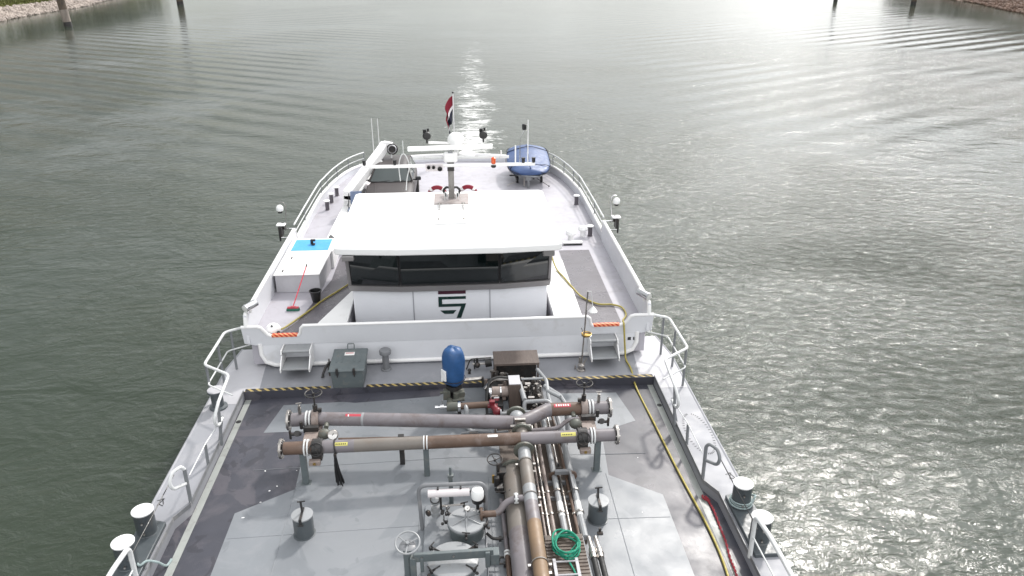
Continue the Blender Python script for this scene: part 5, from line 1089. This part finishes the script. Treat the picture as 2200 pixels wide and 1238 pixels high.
# ------------------------------------------------------------------ deck crane folded along the white casing
crn = thing('deck_crane', 'white folding deck crane with its boom raised over the car', 'crane', (-3.55, 26.6, PD))
b = B(); b.loft([[(-3.86, 26.4, 2.72), (-3.58, 26.4, 2.66), (-3.58, 26.4, 2.98), (-3.86, 26.4, 3.04)], [(-2.86, 28.6, 3.66), (-2.60, 28.6, 3.60), (-2.60, 28.6, 3.92), (-2.86, 28.6, 3.98)], [(-2.66, 29.1, 3.90), (-2.38, 29.1, 3.84), (-2.38, 29.1, 4.16), (-2.66, 29.1, 4.20)]]); b.out('boom', 'white', crn, bevel=.02)
b = B(); b.box((-2.42, 29.1, 3.98), (.36, .24, .36), (0, .2, 0)); b.out('boom_head', 'white', crn, bevel=.02)
o = B().cyl((-2.24, 28.97, 3.9), (-2.24, 29.05, 3.9), .22, n=24).out('pulley', 'iron', crn); B().ring((-2.24, 28.96, 3.9), .15, .03, (0, 1, 0), 24, 6).out('pulley_rim', 'chrome', o)
b = B(); b.cyl((-3.6, 26.7, PD), (-3.6, 26.7, 2.75), .18, n=20); b.box((-3.68, 26.6, 2.75), (.4, .4, .2)); b.out('column', 'white', crn, bevel=.01)
b = B(); b.cyl((-3.0, 27.6, 3.1), (-2.62, 28.5, 3.55), .05, n=12); b.cyl((-2.62, 28.9, 3.9), (-2.62, 28.9, 3.2), .025, n=8); b.cyl((-2.28, 28.95, 3.7), (-2.28, 28.95, 3.05), .03, n=8); b.cyl((-2.28, 28.95, 3.05), (-2.28, 28.95, 2.95), .06, n=10); b.out('lift_ram', 'rail', crn)
b = B(); b.box((-3.05, 27.3, 2.95), (.22, .2, .22), (.3, .3, 0)); b.out('crane_bracket', 'pink', crn, bevel=.02)
for x, lab in ((-3.12, 'left of the two thin white aerials rising behind the crane'), (-2.88, 'right of the two thin white aerials rising behind the crane')):
    t = thing('whip_aerial', lab, 'aerial', (x, 30.5, PD)); B().cyl((x, 30.5, 3.3), (x, 30.5, 4.78), .016, .011, 8).out('rod', 'roofw', t); B().cyl((x, 30.5, PD), (x, 30.5, 3.3), .028, n=10).out('socket', 'white', t)

# ------------------------------------------------------------------ car on the poop deck, nose towards the wheelhouse
def car():
    t = thing('parked_car', 'dark bronze grey car parked on the poop deck behind the wheelhouse', 'car', (-2.2, 28.2, PD))
    cx, z0 = -2.22, PD
    def body_sec(y, zb, zs, zt, w, wt):          # bottom, shoulder, top heights; half widths
        return [(cx-w*.94, y, z0+zb), (cx-w, y, z0+(zb+zs)/2), (cx-w, y, z0+zs-.04), (cx-w*.96, y, z0+zs), (cx-wt, y, z0+zt-.015), (cx-wt*.5, y, z0+zt), (cx+wt*.5, y, z0+zt), (cx+wt, y, z0+zt-.015), (cx+w*.96, y, z0+zs), (cx+w, y, z0+zs-.04), (cx+w, y, z0+(zb+zs)/2), (cx+w*.94, y, z0+zb)]
    S = [body_sec(25.62, .32, .62, .66, .62, .5), body_sec(25.72, .22, .72, .80, .78, .62), body_sec(25.98, .2, .80, .92, .85, .66), body_sec(26.6, .2, .88, 1.0, .88, .70), body_sec(27.2, .2, .95, 1.06, .885, .72), body_sec(28.2, .2, .96, 1.06, .89, .74), body_sec(29.3, .2, .97, 1.06, .885, .74), body_sec(29.95, .24, .97, 1.05, .84, .70), body_sec(30.08, .35, .8, .9, .76, .66)]
    bo = B().loft(S).out('body', 'car', t, smooth=55, sub=1)
    def cab(y, z, w): return [(cx-w, y, z0+z), (cx-w*.6, y, z0+z+.015), (cx, y, z0+z+.02), (cx+w*.6, y, z0+z+.015), (cx+w, y, z0+z)]
    top = [cab(27.78, 1.44, .60), cab(28.1, 1.485, .625), cab(28.8, 1.50, .63), cab(29.4, 1.475, .615), cab(29.75, 1.42, .59)]
    b = B(); rows = [[b.bm.verts.new(p) for p in r] for r in top]
    for A, C in zip(rows, rows[1:]):
        for j in range(4): b.bm.faces.new((A[j], A[j+1], C[j+1], C[j]))
    ro_ = b.out('roof', 'car', t, smooth=60); m_ = ro_.modifiers.new('s', 'SOLIDIFY'); m_.thickness = .04
    for x in (-.42, 0, .42): B().tube([(cx+x, 27.9, z0+1.475), (cx+x, 28.6, z0+1.52), (cx+x, 29.5, z0+1.475)], .012, 6).out('roof_ridge', 'car', ro_)
    def quad(name, pts, mat='carglass'): b = B(); v = [b.bm.verts.new(p) for p in pts]; b.bm.faces.new(v); o = b.out(name, mat, t, smooth=0); mm_ = o.modifiers.new('s', 'SOLIDIFY'); mm_.thickness = .012; return o
    b = B(); n = 8; lo_ = [b.bm.verts.new((cx+.79*(2*i/n-1), 27.22+.16*(2*i/n-1)**2, z0+1.05)) for i in range(n+1)]; hi = [b.bm.verts.new((cx+.60*(2*i/n-1), 27.78+.03*(2*i/n-1)**2, z0+1.445)) for i in range(n+1)]
    for i in range(n): b.bm.faces.new((lo_[i], lo_[i+1], hi[i+1], hi[i]))
    ws = b.out('windscreen', 'carglass', t, smooth=180)
    b = B(); b.tube([(cx-.7, 27.26, z0+1.055), (cx, 27.17, z0+1.05), (cx+.7, 27.26, z0+1.055)], .02, 6); b.tube([(cx-.4, 27.22, z0+1.07), (cx-.02, 27.28, z0+1.085)], .009, 6); b.tube([(cx+.1, 27.22, z0+1.07), (cx+.5, 27.29, z0+1.09)], .009, 6); b.out('wiper', 'black', ws)
    quad('rear_window', [(cx-.56, 29.75, z0+1.41), (cx+.56, 29.75, z0+1.41), (cx+.66, 30.02, z0+1.04), (cx-.66, 30.02, z0+1.04)])
    for s in (-1, 1):
        quad('side_window', [(cx+s*.80, 27.42, z0+1.05), (cx+s*.60, 27.8, z0+1.43), (cx+s*.625, 28.3, z0+1.465), (cx+s*.80, 28.4, z0+1.05)]); quad('side_window', [(cx+s*.80, 28.46, z0+1.05), (cx+s*.625, 28.36, z0+1.465), (cx+s*.595, 29.65, z0+1.41), (cx+s*.78, 29.9, z0+1.05)])
        b = B(); b.tube([(cx+s*.79, 27.36, z0+1.05), (cx+s*.605, 27.79, z0+1.44)], .03, 8); b.tube([(cx+s*.605, 27.79, z0+1.44), (cx+s*.63, 28.4, z0+1.48), (cx+s*.60, 29.72, z0+1.42), (cx+s*.74, 29.98, z0+1.05)], .026, 8); b.tube([(cx+s*.80, 28.43, z0+1.05), (cx+s*.63, 28.33, z0+1.46)], .026, 8); b.out('pillar', 'car', t)
        mr = B().box((cx+s*1.0, 27.55, z0+1.08), (.20, .12, .14), (0, 0, s*.15)).out('door_mirror', 'black', t, bevel=.035, seg=3); B().box((cx+s*.86, 27.55, z0+1.04), (.12, .05, .04)).out('mirror_stalk', 'black', mr)
        for y in (26.35, 29.2):
            w_ = B().lathe((cx+s*.74, y, z0+.31), [(.2, -.02), (.29, 0), (.31, .03), (.31, .15), (.29, .18), (.2, .19)], 24, axis=(s, 0, 0)).out('wheel', 'tyre', t); B().cyl((cx+s*.90, y, z0+.31), (cx+s*.935, y, z0+.31), .2, n=20).out('rim', 'steel', w_)
        B().sph((cx+s*.62, 25.75, z0+.70), .14, (1.2, .6, .6), 14).out('headlight', 'lens', t)
    B().box((cx, 25.64, z0+.52), (.8, .03, .16)).out('grille', 'black', t, bevel=.01)
    b = B()
    for s in (-1, 1): b.tube([(cx+s*.55, 27.1, z0+1.062), (cx+s*.5, 26.5, z0+1.02), (cx+s*.45, 25.95, z0+.93)], .008, 6)
    b.out('bonnet_crease', 'car', bo)
car()

# ------------------------------------------------------------------ covered tender on its trolley
tr = thing('boat_trolley', 'low steel boat trolley with small wheels under the covered tender', 'trolley', (3.0, 30.8, PD))
b = B(); b.cyl((2.65, 29.9, PD+.3), (2.55, 32.6, PD+.3), .03, n=8); b.cyl((3.35, 29.9, PD+.3), (3.45, 32.6, PD+.3), .03, n=8); b.cyl((2.4, 30.6, PD+.28), (3.7, 30.6, PD+.28), .03, n=8)
for x in (2.7, 2.95, 3.45, 3.7): b.cyl((x, 30.2, PD+.3), (x, 30.25, PD+.62), .02, n=8)
b.out('frame', 'iron', tr)
for x in (2.72, 3.72):
    w_ = B().cyl((x-.04, 30.45, PD+.14), (x+.04, 30.45, PD+.14), .14, n=18).out('wheel', 'tyre', tr); B().cyl((x-.05, 30.45, PD+.14), (x+.05, 30.45, PD+.14), .06, n=12).out('hub', 'steel', w_)
b = B(); b.cyl((2.95, 29.75, PD+.05), (2.95, 29.8, PD+.6), .03, n=10); b.cyl((2.25, 29.95, PD+.04), (2.62, 30.1, PD+.14), .016, n=8); b.out('jockey_leg', 'steel', tr); b = B(); b.cyl((3.5, 29.95, PD+.3), (3.95, 29.65, PD+.06), .012, n=8); b.sph((3.95, 29.65, PD+.06), .035, n=10); b.out('crank_handle', 'iron', tr)
bt_ = thing('covered_tender', 'small boat under a faded blue tarpaulin on a trolley at the stern', 'tender', (3.0, 31, PD))
def tsec(y, w, zb, zg, zt):
    c = 3.2 + .03*(y-30)
    return [(c-w*.5, y, zb), (c-w*.92, y, zb+.18), (c-w, y, zg-.10), (c-w*1.02, y, zg), (c-w*.85, y, zg+(zt-zg)*.35), (c-w*.45, y, zg+(zt-zg)*.82), (c, y, zt), (c+w*.45, y, zg+(zt-zg)*.82), (c+w*.85, y, zg+(zt-zg)*.35), (c+w*1.02, y, zg), (c+w, y, zg-.10), (c+w*.92, y, zb+.18), (c+w*.5, y, zb)]
TS = [(29.55, .42, 2.55, 2.70, 2.78), (29.68, .66, 2.46, 2.72, 2.84), (30.1, .82, 2.42, 2.76, 2.94), (30.7, .88, 2.40, 2.80, 3.06), (31.3, .89, 2.40, 2.86, 3.10), (32.0, .87, 2.42, 2.93, 3.16), (32.5, .82, 2.46, 2.97, 3.18), (32.75, .72, 2.55, 2.98, 3.12)]
b = B(); rw = random.Random(5); secs = [[Vector(p)+Vector((rw.uniform(-.025, .025), 0, rw.uniform(-.04, .04))) for p in tsec(*q)] for q in TS]
b.loft(secs); cv = b.out('tarpaulin_cover', 'boatcov', bt_, smooth=180, sub=2)
b = B(); b.tube(spl([Vector(s[3])+Vector((-.01, 0, -.03)) for s in secs], 4), .018, 6); b.tube(spl([Vector(s[9])+Vector((.01, 0, -.03)) for s in secs], 4), .018, 6); b.out('hem_cord', 'navy', cv)
for i in (2, 5):
    B().tube(spl([Vector(p)+Vector((0, .02, .012)) for p in secs[i][2:11]], 4), .014, 6).out('lashing_strap', 'navy', cv)
b = B(); b.tube(spl([Vector(s[6])+Vector((0, 0, -.005)) for s in secs[1:-1]], 4), .022, 6); b.out('ridge_seam', 'boatcov', cv)
b = B(); b.loft([[(x, y, min(z, 2.6)) for x, y, z in [(p.x*.98+.06, p.y, p.z) for p in (s[0], s[1], s[2], s[10], s[11], s[12])]] for s in secs]); b.out('boat_hull', 'lgrey', bt_)
b = B(); b.box((3.1, 29.66, 2.52), (.26, .16, .34)); b.box((3.1, 29.62, 2.25), (.1, .12, .4)); b.out('outboard_motor', 'coam', bt_, bevel=.04)
